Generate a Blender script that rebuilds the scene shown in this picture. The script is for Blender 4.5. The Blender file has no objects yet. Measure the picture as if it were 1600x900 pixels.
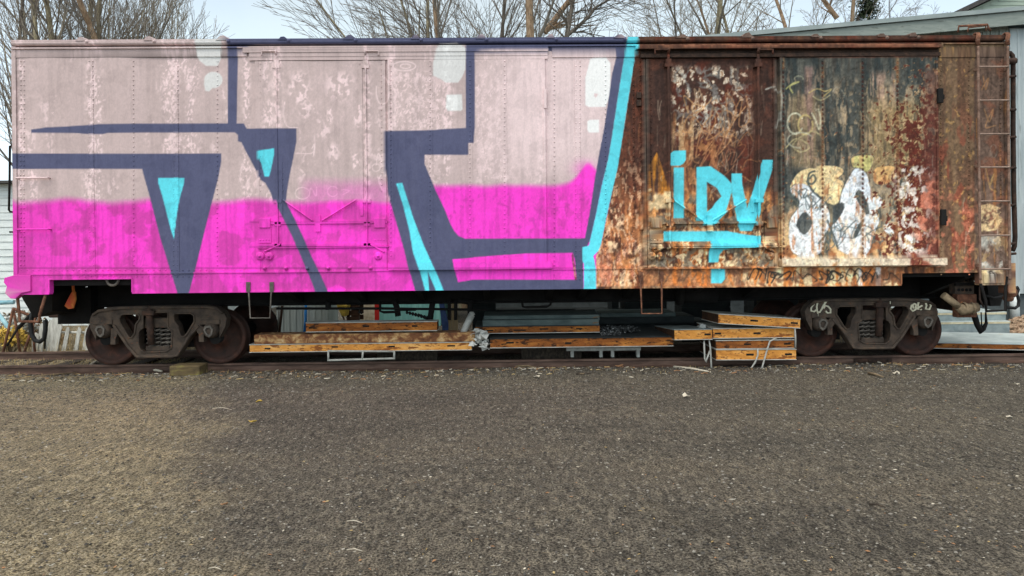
import bpy, bmesh, math, random
import numpy as np
from mathutils import Vector, Matrix, geometry as mgeo

# ------------------------------------------------------------------ camera model
F = 1100.0; PCX = 800.0; PCY = 385.0
CAM = np.array([0.0, -10.5, 1.823]); YAW = 0.0147; ROLL = 0.0095
_r0 = np.array([math.cos(YAW), -math.sin(YAW), 0.0]); _u0 = np.array([0.0, 0.0, 1.0])
FWD = np.array([math.sin(YAW), math.cos(YAW), 0.0])
RGT = _r0 * math.cos(ROLL) - _u0 * math.sin(ROLL)
UPV = _u0 * math.cos(ROLL) + _r0 * math.sin(ROLL)

def at(px, py, Y):
    """measured photo position -> world point at depth Y"""
    d = RGT * ((px - PCX) / F) - UPV * ((py - PCY) / F) + FWD
    return CAM + d * ((Y - CAM[1]) / d[1])

def atz(px, py, Z):
    """measured photo position -> world point at height Z"""
    d = RGT * ((px - PCX) / F) - UPV * ((py - PCY) / F) + FWD
    return CAM + d * ((Z - CAM[2]) / d[2])

def proj(X, Y, Z):
    dx = X - CAM[0]; dy = Y - CAM[1]; dz = Z - CAM[2]
    w = dx * FWD[0] + dy * FWD[1] + dz * FWD[2]
    u = (dx * RGT[0] + dy * RGT[1] + dz * RGT[2]) / w
    v = (dx * UPV[0] + dy * UPV[1] + dz * UPV[2]) / w
    return PCX + F * u, PCY - F * v

def s2l(c):
    c = np.asarray(c, dtype=np.float64) / 255.0
    return np.where(c <= 0.04045, c / 12.92, ((c + 0.055) / 1.055) ** 2.4)

GZ = -0.13      # ground level, rail top is z = 0
# ------------------------------------------------------------------ weathered paint of the car side
# every value is an albedo; the canvas lies in the plane of the car side (world X, Z)
CX0, CX1, CZ0, CZ1, CST = -7.75, 7.75, 0.95, 5.05, 0.008
_nx = int((CX1 - CX0) / CST) + 1; _nz = int((CZ1 - CZ0) / CST) + 1
_gx, _gz = np.meshgrid(CX0 + np.arange(_nx) * CST, CZ0 + np.arange(_nz) * CST)
PX, PY = proj(_gx, np.zeros_like(_gx), _gz)

def _vn(sx, sy, seed):
    """value noise over the canvas, cells of sx by sy photo pixels"""
    rng = np.random.default_rng(seed)
    x = np.arange(_nx) * (CST * 104.8 / sx) + rng.random(); y = np.arange(_nz) * (CST * 104.8 / sy) + rng.random()
    xi = x.astype(int); yi = y.astype(int)
    T = rng.random((yi.max() + 2, xi.max() + 2)).astype(np.float32)
    fx = (x - xi).astype(np.float32); fy = (y - yi).astype(np.float32)[:, None]
    fx = fx * fx * (3 - 2 * fx); fy = fy * fy * (3 - 2 * fy)
    A = T[:, xi] * (1 - fx) + T[:, xi + 1] * fx
    return A[yi] * (1 - fy) + A[yi + 1] * fy

def _octs(sx, sy, seed, octv, gain):
    out = 0; amp = 1; tot = 0
    for o in range(octv):
        out = out + amp * _vn(max(sx / 1.93 ** o, 1.1), max(sy / 1.93 ** o, 1.1), seed + o * 17)
        tot += amp; amp *= gain
    return out / tot

_wr, _wc = np.mgrid[0:_nz, 0:_nx]
def _warp(seed, amp, s):
    k = amp / (CST * 104.8)
    dx = ((_octs(s, s, seed, 3, .55) - .5) * 3.2 * k).astype(int); dy = ((_octs(s, s, seed + 5, 3, .55) - .5) * 3.2 * k).astype(int)
    return np.clip(_wr + dy, 0, _nz - 1), np.clip(_wc + dx, 0, _nx - 1)
_W = [_warp(9001, 3.2, 11), _warp(9101, 8, 26), _warp(9201, 1.2, 9)]

def fbm(sx, sy, seed, octv=4, gain=0.55):
    v = _octs(sx, sy, seed, octv, gain)
    if sy < 2.2 * sx:
        v = v[_W[0 if min(sx, sy) < 14 else 1]]
    else:
        v = v[_W[2]]
    v = (v - v.mean()) / (v.std() + 1e-6)
    return np.clip(0.5 + v * 0.17, 0, 1)      # the same spread for every scale

def sst(a, b, v):
    t = np.clip((v - a) / (b - a), 0, 1)
    return t * t * (3 - 2 * t)

def box(x0, x1, y0, y1, soft=2.0):
    return (sst(x0 - soft, x0 + soft, PX) * (1 - sst(x1 - soft, x1 + soft, PX))
            * sst(y0 - soft, y0 + soft, PY) * (1 - sst(y1 - soft, y1 + soft, PY)))

def mix(a, b, t):
    t = t[..., None]
    return a * (1 - t) + np.asarray(b, dtype=np.float64) * t

def polymask(pts):
    pts = np.asarray(pts, dtype=np.float64)
    m = np.zeros(PX.shape)
    x0, y0 = pts.min(0) - 2; x1, y1 = pts.max(0) + 2
    sel = (PX > x0) & (PX < x1) & (PY > y0) & (PY < y1)
    x = PX[sel]; y = PY[sel]
    ins = np.zeros(x.shape, bool); dist = np.full(x.shape, 1e9)
    n = len(pts)
    for i in range(n):
        ax, ay = pts[i]; bx, by = pts[(i + 1) % n]
        c = (ay > y) != (by > y)
        with np.errstate(divide='ignore', invalid='ignore'):
            ins ^= c & (x < (bx - ax) * (y - ay) / (by - ay) + ax)
        l2 = (bx - ax) ** 2 + (by - ay) ** 2 + 1e-9
        t = np.clip(((x - ax) * (bx - ax) + (y - ay) * (by - ay)) / l2, 0, 1)
        dist = np.minimum(dist, np.hypot(x - ax - t * (bx - ax), y - ay - t * (by - ay)))
    sd = np.where(ins, dist, -dist)
    m[sel] = np.clip(sd / 0.9 + 0.5, 0, 1)
    return m

def stroke(pts, w, smooth=True):
    pts = np.asarray(pts, dtype=np.float64)
    if smooth and len(pts) > 2:      # Catmull-Rom
        P = np.vstack([pts[:1] * 2 - pts[1:2], pts, pts[-1:] * 2 - pts[-2:-1]])
        o = []
        for i in range(1, len(P) - 2):
            for t in np.linspace(0, 1, 6, endpoint=False):
                o.append(0.5 * (2 * P[i] + (P[i + 1] - P[i - 1]) * t + (2 * P[i - 1] - 5 * P[i] + 4 * P[i + 1] - P[i + 2]) * t * t
                                + (-P[i - 1] + 3 * P[i] - 3 * P[i + 1] + P[i + 2]) * t ** 3))
        o.append(pts[-1]); pts = np.array(o)
    m = np.zeros(PX.shape)
    x0, y0 = pts.min(0) - w - 2; x1, y1 = pts.max(0) + w + 2
    sel = (PX > x0) & (PX < x1) & (PY > y0) & (PY < y1)
    x = PX[sel]; y = PY[sel]; dist = np.full(x.shape, 1e9)
    for i in range(len(pts) - 1):
        ax, ay = pts[i]; bx, by = pts[i + 1]
        l2 = (bx - ax) ** 2 + (by - ay) ** 2 + 1e-9
        t = np.clip(((x - ax) * (bx - ax) + (y - ay) * (by - ay)) / l2, 0, 1)
        dist = np.minimum(dist, np.hypot(x - ax - t * (bx - ax), y - ay - t * (by - ay)))
    m[sel] = np.clip((w / 2 - dist) / 0.8 + 0.5, 0, 1)
    return m

def loops(cx, cy, w, h, seed, n=9):
    """a wild hand-written loop of about the given size"""
    r = random.Random(seed); p = []
    for i in range(n):
        t = i / (n - 1)
        p.append((cx - w / 2 + w * t + w * 0.22 * math.sin(i * 2.3 + r.random() * 2), cy + h * 0.5 * math.sin(i * 1.9 + r.random() * 1.5)))
    return p

def arc(cx, cy, rx, ry, a0, a1, n=14):
    return [(cx + rx * math.cos(math.radians(a0 + (a1 - a0) * i / (n - 1))), cy + ry * math.sin(math.radians(a0 + (a1 - a0) * i / (n - 1)))) for i in range(n)]

def make_canvas():
    fine = fbm(5, 5, 11, 3); med = fbm(22, 22, 23, 4); big = fbm(90, 90, 37, 3)
    vst = fbm(5, 75, 41, 4); vst2 = fbm(11, 150, 53, 3); blot = fbm(15, 17, 61, 4, gain=0.6); blot2 = fbm(9, 11, 71, 3)
    # ---- rust that lies under everything
    C = np.zeros(PX.shape + (3,)); C[:] = (84, 58, 47)
    C = mix(C, (58, 40, 34), sst(.45, .75, vst2) * .7)
    C = mix(C, (118, 78, 55), sst(.52, .78, vst) * .55)
    C = mix(C, (104, 50, 36), sst(.5, .7, med) * .6)
    low = sst(270, 410, PY)
    C = mix(C, (168, 104, 62), low * sst(.35, .7, vst) * .75)
    C = mix(C, (206, 170, 128), low * sst(.6, .72, blot2) * .6)
    old = C
    # rib beside the cyan stroke
    m = box(930, 1006, 62, 447)
    old = mix(old, (104, 60, 44), m * .7)
    old = mix(old, (66, 42, 36), m * sst(.55, .7, vst) * .6)
    old = mix(old, (176, 118, 74), m * sst(230, 420, PY) * sst(.42, .6, blot) * .85)
    old = mix(old, (226, 196, 158), m * sst(250, 400, PY) * sst(.62, .7, blot2) * .8)
    old = mix(old, (202, 132, 82), m * sst(270, 360, PY) * sst(.46, .60, fbm(4, 20, 85)) * .7)
    old = mix(old, (60, 40, 34), m * sst(.60, .67, fbm(4, 9, 87)) * .65)
    old = mix(old, (226, 186, 150), m * sst(180, 330, PY) * sst(.62, .66, fbm(3.5, 9, 89)) * .7)
    old = mix(old, (186, 116, 98), m * sst(340, 440, PY) * sst(.4, .62, fbm(14, 40, 83)) * .6)
    # ---- the two door pairs share their wear; the left pair carries most of the new paint
    for ox, lead in ((0, True), (-609.5, False)):
        s0 = 700 if lead else 91
        X = PX - ox
        def bx(x0, x1, y0, y1, soft=2.0):
            return box(x0 + ox, x1 + ox, y0, y1, soft)
        # plug door
        m = bx(1006, 1215, 92, 447)
        old = mix(old, (72, 50, 43), m * .85)
        old = mix(old, (52, 38, 35), m * sst(.5, .7, vst2) * .6)
        old = mix(old, (104, 64, 50), m * sst(.55, .75, med) * .6)
        m2 = bx(1050, 1174, 96, 300, 5)
        old = mix(old, (98, 48, 36), m2 * sst(.4, .6, fbm(30, 30, s0 + 1)) * .75)
        peel = fbm(7, 10, s0 + 2, 4, gain=.62); ridge = 1 - np.abs(2 * fbm(17, 22, s0 + 3, 3) - 1)
        dens = m2 * (sst(99, 112, PY) * (1 - sst(185, 235, PY))) * (1 - .45 * sst(1120, 1180, X))
        old = mix(old, (178, 142, 112), dens * sst(.56, .62, peel) * .9)
        old = mix(old, (226, 212, 192), dens * sst(.62, .66, peel) * (1 - sst(.76, .8, peel)))
        old = mix(old, (136, 140, 138), dens * sst(.86, .9, ridge) * .6)
        old = mix(old, (150, 100, 66), m2 * sst(165, 190, PY) * (1 - sst(1072, 1084, X)) * sst(.35, .55, fbm(6, 60, s0 + 4)) * .95)
        old = mix(old, (196, 158, 116), m2 * sst(165, 200, PY) * (1 - sst(1078, 1092, X)) * sst(.55, .68, fbm(5, 40, s0 + 5)) * .9)
        old = mix(old, (178, 122, 78), m2 * sst(185, 230, PY) * (1 - sst(1105, 1140, X)) * sst(.58, .68, fbm(8, 14, s0 + 6)) * .85)
        # lower part of the door, rust orange and cream
        m3 = bx(1006, 1215, 300, 447, 14)
        old = mix(old, (92, 62, 48), m3 * .5)
        old = mix(old, (188, 112, 62), m3 * sst(.42, .62, fbm(7, 26, s0 + 7)) * .8)
        old = mix(old, (216, 160, 98), m3 * sst(.50, .60, fbm(4, 16, s0 + 41)) * .6)
        old = mix(old, (228, 200, 160), m3 * sst(.57, .62, fbm(5, 8, s0 + 8)) * sst(320, 380, PY) * .85)
        old = mix(old, (64, 44, 36), m3 * sst(.60, .66, fbm(4, 7, s0 + 43)) * .6)
        old = mix(old, (112, 108, 96), m3 * sst(.56, .66, fbm(16, 20, s0 + 9)) * .7)
        old = mix(old, (196, 128, 46), polymask([(1012 + ox, 262), (1026 + ox, 238), (1034 + ox, 262), (1044 + ox, 294), (1044 + ox, 304), (1012 + ox, 300)]) * sst(.25, .6, vst) * .85)
        old = mix(old, (206, 184, 144), polymask([(1012 + ox, 294), (1046 + ox, 300), (1046 + ox, 345), (1012 + ox, 345)]) * sst(.38, .6, med) * .9)
        # sliding door: old grey paint, peeled down to rust on its right
        d = bx(1215, 1463, 92, 416)
        old = mix(old, (78, 82, 78), d * .95)
        old = mix(old, (48, 56, 57), d * sst(.5, .68, vst2) * .8)
        old = mix(old, (112, 108, 97), d * sst(.57, .74, vst) * .5)
        old = mix(old, (168, 148, 122), d * sst(.54, .64, fbm(13, 60, s0 + 10)) * sst(105, 150, PY) * .75)
        old = mix(old, (150, 128, 96), d * bx(1234, 1276, 150, 262, 8) * .75)
        old = mix(old, (150, 118, 110), d * bx(1255, 1268, 105, 255, 4) * sst(.3, .6, fbm(4, 50, s0 + 11)) * .7)
        old = mix(old, (172, 142, 124), d * bx(1352, 1396, 115, 215, 8) * sst(.4, .6, fbm(5, 70, s0 + 12)) * .8)
        old = mix(old, (158, 132, 88), d * bx(1350, 1440, 160, 270, 18) * .7)
        old = mix(old, (176, 146, 120), d * bx(1216, 1300, 110, 260, 16) * sst(.54, .64, fbm(5, 22, s0 + 31)) * .5)
        old = mix(old, (196, 168, 132), d * bx(1300, 1462, 130, 330, 16) * sst(.58, .64, fbm(4, 9, s0 + 33)) * .5)
        old = mix(old, (66, 60, 54), d * sst(.62, .70, fbm(3.5, 26, s0 + 35)) * .5)
        yl = d * sst(300, 395, PY)
        old = mix(old, (222, 182, 128), yl * sst(.3, .56, fbm(8, 18, s0 + 13)) * .9)
        old = mix(old, (150, 92, 58), yl * sst(.55, .7, fbm(12, 12, s0 + 14)) * .8)
        C = old
        if lead:
            old = lettering(C)
        # dark red scabs with cream fringes
        rn = .16 * np.exp(-(((PX - ox - 1425) / 40) ** 2 + ((PY - 330) / 70) ** 2)) + .55 * fbm(24, 30, s0 + 15, 4) + .55 * fbm(7, 8, s0 + 115, 3) - .05 + .17 * sst(1330, 1465, X) - .40 * (1 - sst(1318, 1420, X)) - .42 * (1 - sst(150, 235, PY)) * (1 - sst(1380, 1455, X)) - .25 * (1 - sst(100, 160, PY))
        old = mix(old, (214, 182, 138), d * sst(.50, .54, rn) * (1 - sst(.62, .66, rn)) * .8)
        old = mix(old, (98, 44, 34), d * sst(.56, .585, rn))
        old = mix(old, (76, 40, 34), d * sst(.56, .60, rn) * sst(.5, .65, blot2) * .8)
        bl = fbm(4.5, 5.5, s0 + 215, 2) + .10 * sst(1330, 1440, X) - .22 * (1 - sst(1330, 1410, X)) - .2 * (1 - sst(120, 200, PY))
        old = mix(old, (196, 160, 112), d * sst(.60, .63, bl) * (1 - sst(.66, .68, bl)) * .7)
        old = mix(old, (94, 44, 34), d * sst(.64, .66, bl) * .9)
        old = mix(old, (232, 226, 216), d * bx(1395, 1455, 255, 400, 12) * sst(.60, .635, fbm(6, 8, s0 + 37)) * .8)
        old = mix(old, (100, 62, 54), d * bx(1440, 1464, 110, 416, 10) * .6)
        old = mix(old, (190, 116, 92), d * bx(1425, 1464, 280, 416, 12) * sst(.5, .58, blot2) * .8)
        # rivet seams with rust bleeding out of them
        for sx in (1221, 1282, 1344, 1398):
            for k in range(44):
                y = 100 + k * 7.2
                old = mix(old, (64, 34, 28), stroke([(sx + ox, y), (sx + ox + .3, y + 1)], 3.4, False) * d * .9)
            old = mix(old, (170, 126, 84), d * np.exp(-((PX - sx - ox) / 3.2) ** 2) * sst(.45, .6, fbm(6, 30, s0 + 16 + sx)) * .55)
        for sx in (1008, 1212):
            old = mix(old, (96, 98, 90), bx(sx - 4, sx + 2, 94, 300, .8) * .55)
    # ---- right hand body panel and the ladder bay
    m = box(1463, 1523, 70, 447)
    old = mix(old, (120, 98, 76), m * .9)
    old = mix(old, (92, 64, 50), m * sst(.45, .65, vst2) * .6)
    old = mix(old, (132, 104, 76), m * sst(.56, .72, vst) * .4)
    old = mix(old, (138, 74, 56), m * sst(130, 260, PY) * sst(.55, .66, fbm(10, 34, 301)) * .8)
    old = mix(old, (190, 116, 90), m * sst(250, 360, PY) * sst(.56, .64, fbm(9, 12, 303)) * .8)
    old = mix(old, (206, 160, 96), m * sst(.74, .80, fbm(5, 8, 305)) * .6)
    m = box(1523, 1590, 64, 460)
    old = mix(old, (112, 92, 80), m * .9)
    old = mix(old, (74, 58, 50), m * sst(.45, .65, vst) * .7)
    old = mix(old, (128, 84, 66), m * sst(.55, .7, med) * .7)
    old = mix(old, (214, 186, 140), polymask([(1529, 322), (1545, 318), (1562, 325), (1565, 345), (1556, 360), (1534, 362), (1528, 345)]) * .85 * sst(.25, .5, fine))
    old = mix(old, (196, 196, 186), polymask([(1530, 368), (1562, 366), (1566, 415), (1540, 438), (1528, 410)]) * .8 * sst(.3, .55, med))
    old = mix(old, (184, 150, 104), m * sst(270, 430, PY) * sst(.58, .66, blot) * .7)
    old = mix(old, (176, 120, 70), m * sst(.68, .75, vst) * sst(95, 130, PY) * .6)
    m = box(1531, 1566, 420, 446, 2)
    old = mix(old, (206, 184, 142), m * sst(.32, .55, med) * .9)
    old = mix(old, (206, 206, 196), box(1542, 1553, 423, 442, 1) * .6)
    old = mix(old, (52, 46, 42), stroke([(1543, 428), (1547, 424), (1551, 428), (1547, 434), (1543, 440), (1552, 440)], 2.2) * .9)
    # ---- lower skirt: cream, orange and thin dark tags
    m = box(1006, 1412, 417, 447, 1)
    rr_ = lambda i: random.Random(i + 77).uniform(-8, 8)
    old = mix(old, (172, 112, 72), m * .8)
    old = mix(old, (222, 194, 152), m * sst(.40, .56, fbm(9, 30, 311)) * sst(1090, 1200, PX) * .95)
    old = mix(old, (214, 218, 222), (box(1368, 1376, 417, 447, 1) + box(1341, 1349, 419, 447, 2)) * m * .8)
    old = mix(old, (206, 120, 58), m * sst(.56, .68, fbm(8, 30, 313)) * .8)
    old = mix(old, (112, 76, 58), m * sst(.58, .7, fbm(20, 14, 317)) * .7)
    old = mix(old, (214, 200, 176), box(1216, 1474, 403, 416, 1) * sst(.3, .5, med) * .85)
    for i in range(26):
        cx = 1012 + i * 15.3
        old = mix(old, (48, 46, 44), stroke(loops(cx + rr_(i), 431 + rr_(i + 50) * .5, 18 + 1.8 * abs(rr_(i + 9)), 18 + rr_(i + 30) * .6, 400 + i, 4 + i % 5), 1.5 + .25 * (i % 5)) * m * (0 if i % 7 == 3 else .92 if cx > 1150 else .28))
    # ---- tags in chalk and paint pen
    for i, (cx, cy, w, h, c, a) in enumerate([
            (1098, 200, 60, 40, (196, 146, 100), .8), (1130, 190, 50, 50, (202, 150, 104), .8), (1112, 225, 66, 40, (188, 136, 94), .8),
            (1150, 175, 34, 60, (190, 138, 96), .75), (1118, 182, 30, 30, (150, 144, 132), .7), (1105, 245, 50, 40, (176, 122, 84), .7),
            (1140, 240, 40, 36, (150, 96, 70), .7), (1085, 165, 40, 30, (206, 160, 112), .8), (1122, 262, 40, 30, (160, 104, 74), .6)]):
        old = mix(old, c, stroke(loops(cx, cy, w, h, 900 + i, 10), 1.7) * a)
    for p, w, c, a in [
            (arc(1164, 207, 14, 40, -80, 100), 2.2, (112, 82, 70), .8), (arc(1160, 235, 9, 26, -170, 120), 1.6, (110, 80, 68), .7),
            ([(1196, 140), (1206, 137), (1214, 143), (1219, 152), (1217, 180), (1213, 200)], 2.4, (176, 176, 166), .8),
            ([(1186, 186), (1188, 212), (1190, 190)], 1.2, (150, 128, 112), .7),
            (arc(1240, 194, 12, 16, 30, 330), 2.6, (206, 204, 178), .85), (arc(1256, 196, 11, 15, -20, 320), 2.6, (200, 178, 120), .85),
            ([(1266, 178), (1272, 190), (1277, 203), (1279, 186), (1276, 172)], 2.4, (206, 200, 170), .85),
            ([(1225, 232), (1240, 218), (1254, 222), (1262, 232), (1248, 238), (1236, 228), (1250, 214), (1268, 206), (1278, 212)], 2.0, (190, 176, 132), .8),
            (arc(1248, 220, 20, 12, 90, 330), 2.0, (182, 180, 160), .7),
            ([(1226, 140), (1236, 132), (1246, 129), (1232, 136), (1236, 146)], 2.2, (196, 190, 122), .8),
            ([(1262, 146), (1274, 140), (1286, 144), (1296, 141), (1284, 152)], 1.8, (190, 168, 112), .8),
            (arc(1246, 125, 7, 5, 180, 360), 1.6, (176, 176, 150), .7),
            ([(1268, 152), (1280, 158), (1294, 150)], 1.6, (206, 196, 150), .7),
            (arc(1552, 236, 5, 10, 0, 360), 1.2, (140, 126, 112), .7),
            ([(1540, 262), (1546, 290), (1552, 272), (1546, 292), (1556, 300)], 1.4, (196, 156, 96), .7),
            ([(1536, 118), (1540, 140), (1544, 122), (1534, 140)], 1.4, (186, 132, 84), .7),
            ([(1538, 170), (1546, 190), (1552, 170), (1540, 198), (1556, 196)], 1.4, (190, 140, 92), .7)]:
        old = mix(old, c, stroke(p, w) * a)
    rs = random.Random(88)      # scratches and chalky scuffs over the bare right end
    for k in range(150):
        x = rs.uniform(1000, 1570); y = rs.uniform(95, 410); L = rs.uniform(6, 34); a = rs.choice([1.57, 1.5, 1.65, rs.uniform(0, 3.1)])
        c = rs.choice([(190, 172, 150), (206, 190, 170), (60, 44, 38), (52, 40, 36), (176, 122, 80), (150, 140, 126)])
        old = mix(old, c, stroke([(x, y), (x + L * .5 * math.cos(a) + rs.uniform(-2, 2), y + L * .5 * math.sin(a)), (x + L * math.cos(a), y + L * math.sin(a))], rs.uniform(.8, 1.7)) * rs.uniform(.25, .6))
    for k in range(34):
        x = rs.uniform(1050, 1172); y = rs.uniform(150, 330); old = mix(old, rs.choice([(196, 146, 98), (178, 124, 82), (140, 132, 120), (206, 176, 140)]), stroke(loops(x, y, rs.uniform(10, 34), rs.uniform(10, 34), 1500 + k, rs.randint(4, 8)), rs.uniform(.9, 1.9)) * rs.uniform(.35, .7))
    for k in range(22):
        x = rs.uniform(1222, 1460); y = rs.uniform(110, 380); old = mix(old, rs.choice([(206, 200, 176), (92, 100, 100), (186, 160, 110), (150, 146, 132)]), stroke(loops(x, y, rs.uniform(8, 30), rs.uniform(8, 24), 1700 + k, rs.randint(4, 8)), rs.uniform(.8, 1.5)) * rs.uniform(.25, .5))
    # far left panel (under the new paint)
    m = box(0, 388, 50, 470)
    for sx in (33, 140, 146, 272, 278, 356):
        old = mix(old, (196, 176, 150), m * np.exp(-((PX - sx) / 5.0) ** 2) * sst(.52, .6, fbm(4, 7, 500 + sx)) * .8)
    # ---------------------------------------------------------------- the new paint
    # the rolled bar above the doors, rust orange and brown, highlight put into the colour
    m = box(985, 1467, 70.5, 77.5, .8)
    old = mix(old, (158, 106, 80), m * sst(.2, .5, fbm(30, 4, 821)) * .9)
    old = mix(old, (96, 62, 48), m * sst(.56, .66, fbm(24, 5, 823)) * .8)
    m = box(1464, 1572, 69.5, 73, .7); old = mix(old, (166, 138, 104), m * .7)  # thinner painted highlight carried on along the lip
    old = np.clip(old * (.97 + .16 * sst(230, 340, PY))[..., None], 0, 248)
    lum = (old @ np.array([.3, .55, .15])) / 255.0
    wavy = (fbm(28, 400, 601, 2) - .5)
    leftgate = polymask([(-20, 40), (996, 40), (996, 62), (975, 200), (955, 305), (939, 382), (931, 400), (932, 470), (-20, 480)])
    film = leftgate * 1.0
    # pieces left bare by the sprayer
    film = film * (1 - polymask([(669, 475), (668.5, 422), (690, 475)]))
    film = film * (1 - polymask([(895, 395), (901, 437), (898, 437), (893, 399)]) * .8)
    spk = np.maximum(sst(.44, .52, lum), 0)
    spk2 = sst(.58, .62, fbm(3.5, 7, 611, 3)) * sst(.50, .62, fbm(30, 50, 613, 2))
    vline = 0
    for sx in (141, 272, 435, 574, 612, 698, 848, 33):
        vline = vline + np.exp(-((PX - sx) / 6.0) ** 2) * sst(.5, .58, fbm(4, 6, 617 + sx))
    dense = np.clip(box(612, 690, 108, 270, 6) + box(742, 800, 105, 300, 8) * .9 + box(800, 850, 110, 250, 10) * .6, 0, 1) * sst(.52, .57, fbm(4, 7, 623, 3))
    fs = sst(.57, .61, fbm(2.4, 3.6, 671, 2))
    for sx, wd_ in ((33, 5), (52, 7), (138, 7), (152, 8), (262, 9), (275, 6), (296, 16), (385, 6), (420, 8), (613, 5), (700, 8), (846, 6)):
        vline = vline + np.exp(-((PX - sx) / wd_) ** 2) * fs * sst(.40, .62, fbm(26, 60, 675 + sx, 2)) * 1.1
    nn = fbm(7, 11, 681, 3); cont = 1 - sst(.008, .030, np.abs(nn - .53)); nn2 = fbm(4, 8, 683, 3); cont2 = 1 - sst(.01, .04, np.abs(nn2 - .56))
    zone = np.clip(box(612, 690, 112, 200, 6) + .7 * box(612, 690, 200, 290, 8) + .8 * box(742, 790, 115, 290, 8) + .4 * box(790, 860, 110, 285, 8), 0, 1)
    isl = np.zeros(PX.shape)
    for cx, cy, rx, ry in ((468, 140, 17, 26), (532, 136, 24, 22), (478, 172, 10, 12), (560, 180, 6, 24), (521, 240, 9, 16), (556, 252, 7, 14), (415, 120, 4, 26), (516, 180, 5, 14), (508, 205, 8, 10)):
        isl = np.maximum(isl, np.exp(-(((PX - cx) / rx) ** 2 + ((PY - cy) / ry) ** 2) ** 2))
    dense = np.clip(zone * np.maximum(cont, .8 * cont2) + isl * sst(.50, .54, fbm(4.5, 7, 687, 3)) + zone * sst(.60, .63, nn2) * .5, 0, 1)
    spk2 = spk2 * sst(.52, .66, fbm(26, 46, 691, 2))
    t = np.clip(.14 + .22 * (vst2 - .5) + .10 * (vst - .5) + spk * .10 + spk2 * .55 + vline + dense, 0, 1)
    pale = mix(np.zeros(PX.shape + (3,)) + np.array((190, 170, 168)), (238, 212, 213), t)
    pale = mix(pale, (240, 216, 217), box(770, 985, 62, 270, 60) * .75)
    pale = pale * (1 - .035 * sst(.5, .7, med)[..., None]) * (1 - .04 * sst(.55, .7, vst)[..., None])
    for p, w in [(arc(632, 104, 18, 7, 0, 400), 1.6), (arc(634, 104, 8, 3.5, 0, 400), 1.6), (arc(598, 142, 10, 22, -100, 200), 1.4),
                 (arc(473, 302, 11, 9, 0, 400), 1.3), ([(484, 308), (486, 294), (494, 306), (495, 292)], 1.3), (arc(520, 299, 8, 8, 30, 330), 1.3),
                 ([(533, 296), (546, 298), (536, 304)], 1.3), ([(590, 276), (604, 308), (592, 284), (598, 270)], 1.3),
                 ([(588, 258), (592, 240), (600, 262), (606, 240)], 1.3), (arc(588, 262, 6, 6, 0, 360), 1.2),
                 ([(446, 160), (444, 180), (450, 198), (466, 200)], 1.1), ([(488, 232), (492, 226), (490, 244), (492, 236)], 1.6),
                 ([(463, 240), (490, 238), (492, 212)], 1.4), (arc(700, 215, 8, 20, 200, 400), 1.2), (arc(298, 122, 5, 10, 100, 260), 1.2)]:
        pale = mix(pale, (238, 214, 215), stroke(p, w) * .85)
    for x0, y0, x1 in ((30, 278.5, 79), (30, 358.5, 79)):
        pale = mix(pale, (232, 205, 206), stroke([(x0, y0), (x1, y0)], 1.8, False))
    # magenta fill with its misty upper edge
    edge = np.where(PX < 655, 314.5 + 3 * np.sin(PX / 23.0) - 12 * sst(30, 0, PX), 291 - 14 * sst(860, 940, PX)) + wavy * 3.5
    edge = edge - 24 * np.exp(-((PX - 918) / 16.0) ** 2)
    width = np.where(PX < 655, 8.0, 6.5)
    mg = sst(-width, width, PY - edge)
    mg = np.maximum(mg, .32 * box(475, 610, 285, 330, 14))
    mg = np.maximum(mg, .45 * np.exp(-(((PX - 914) / 16) ** 2 + ((PY - 264) / 12) ** 2)))
    mt = np.clip(sst(.45, .60, fbm(24, 26, 631, 5)) * .85 + .35 * sst(330, 420, PX) - .45 * (1 - sst(20, 160, PX)) + .5 * sst(640, 720, PX) - .5 * box(520, 640, 320, 370, 20) - .45 * box(410, 560, 395, 450, 14), 0, 1)
    mt = np.clip(mt - .55 * box(840, 925, 300, 372, 14) * sst(.45, .6, fbm(7, 14, 641)), 0, 1)
    mag = mix(np.zeros(PX.shape + (3,)) + np.array((214, 62, 172)), (255, 64, 210), mt)
    mag = mag * (1 - .08 * sst(.5, .7, vst)[..., None]) * (1 - .05 * (fine - .5)[..., None])
    for i in range(26):
        r = random.Random(i); cx = r.uniform(60, 640); cy = r.uniform(330, 445)
        mag = mix(mag, (244, 70, 205), stroke(loops(cx, cy, r.uniform(14, 44), r.uniform(8, 26), 50 + i, 8), 1.4) * .5)
        cx = r.uniform(60, 880); cy = r.uniform(330, 445)
        mag = mix(mag, (190, 58, 156), stroke(loops(cx, cy, r.uniform(10, 40), r.uniform(6, 20), 90 + i, 8), 1.2) * .45)
    mag = mix(mag, (176, 56, 146), sst(.70, .74, fbm(5, 8, 653, 3)) * box(690, 940, 300, 400, 14) * .35)
    new = pale * (1 - mg[..., None]) + mag * mg[..., None]
    new = mix(new, (202, 178, 176), polymask([(8, 448), (30, 452), (36, 460), (24, 468), (8, 462)]) * .7)
    # darker lines along horizontal seams
    for y, x0, x1, a in ((89, 25, 356, .30), (347, 390, 610, .16), (386, 390, 610, .16), (419, 30, 900, .20), (78, 25, 960, .14)):
        new = new * (1 - (a * box(x0, x1, y - 1.3, y + 1.3, .8))[..., None])
    out = old * (1 - film[..., None]) + new * film[..., None]
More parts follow.
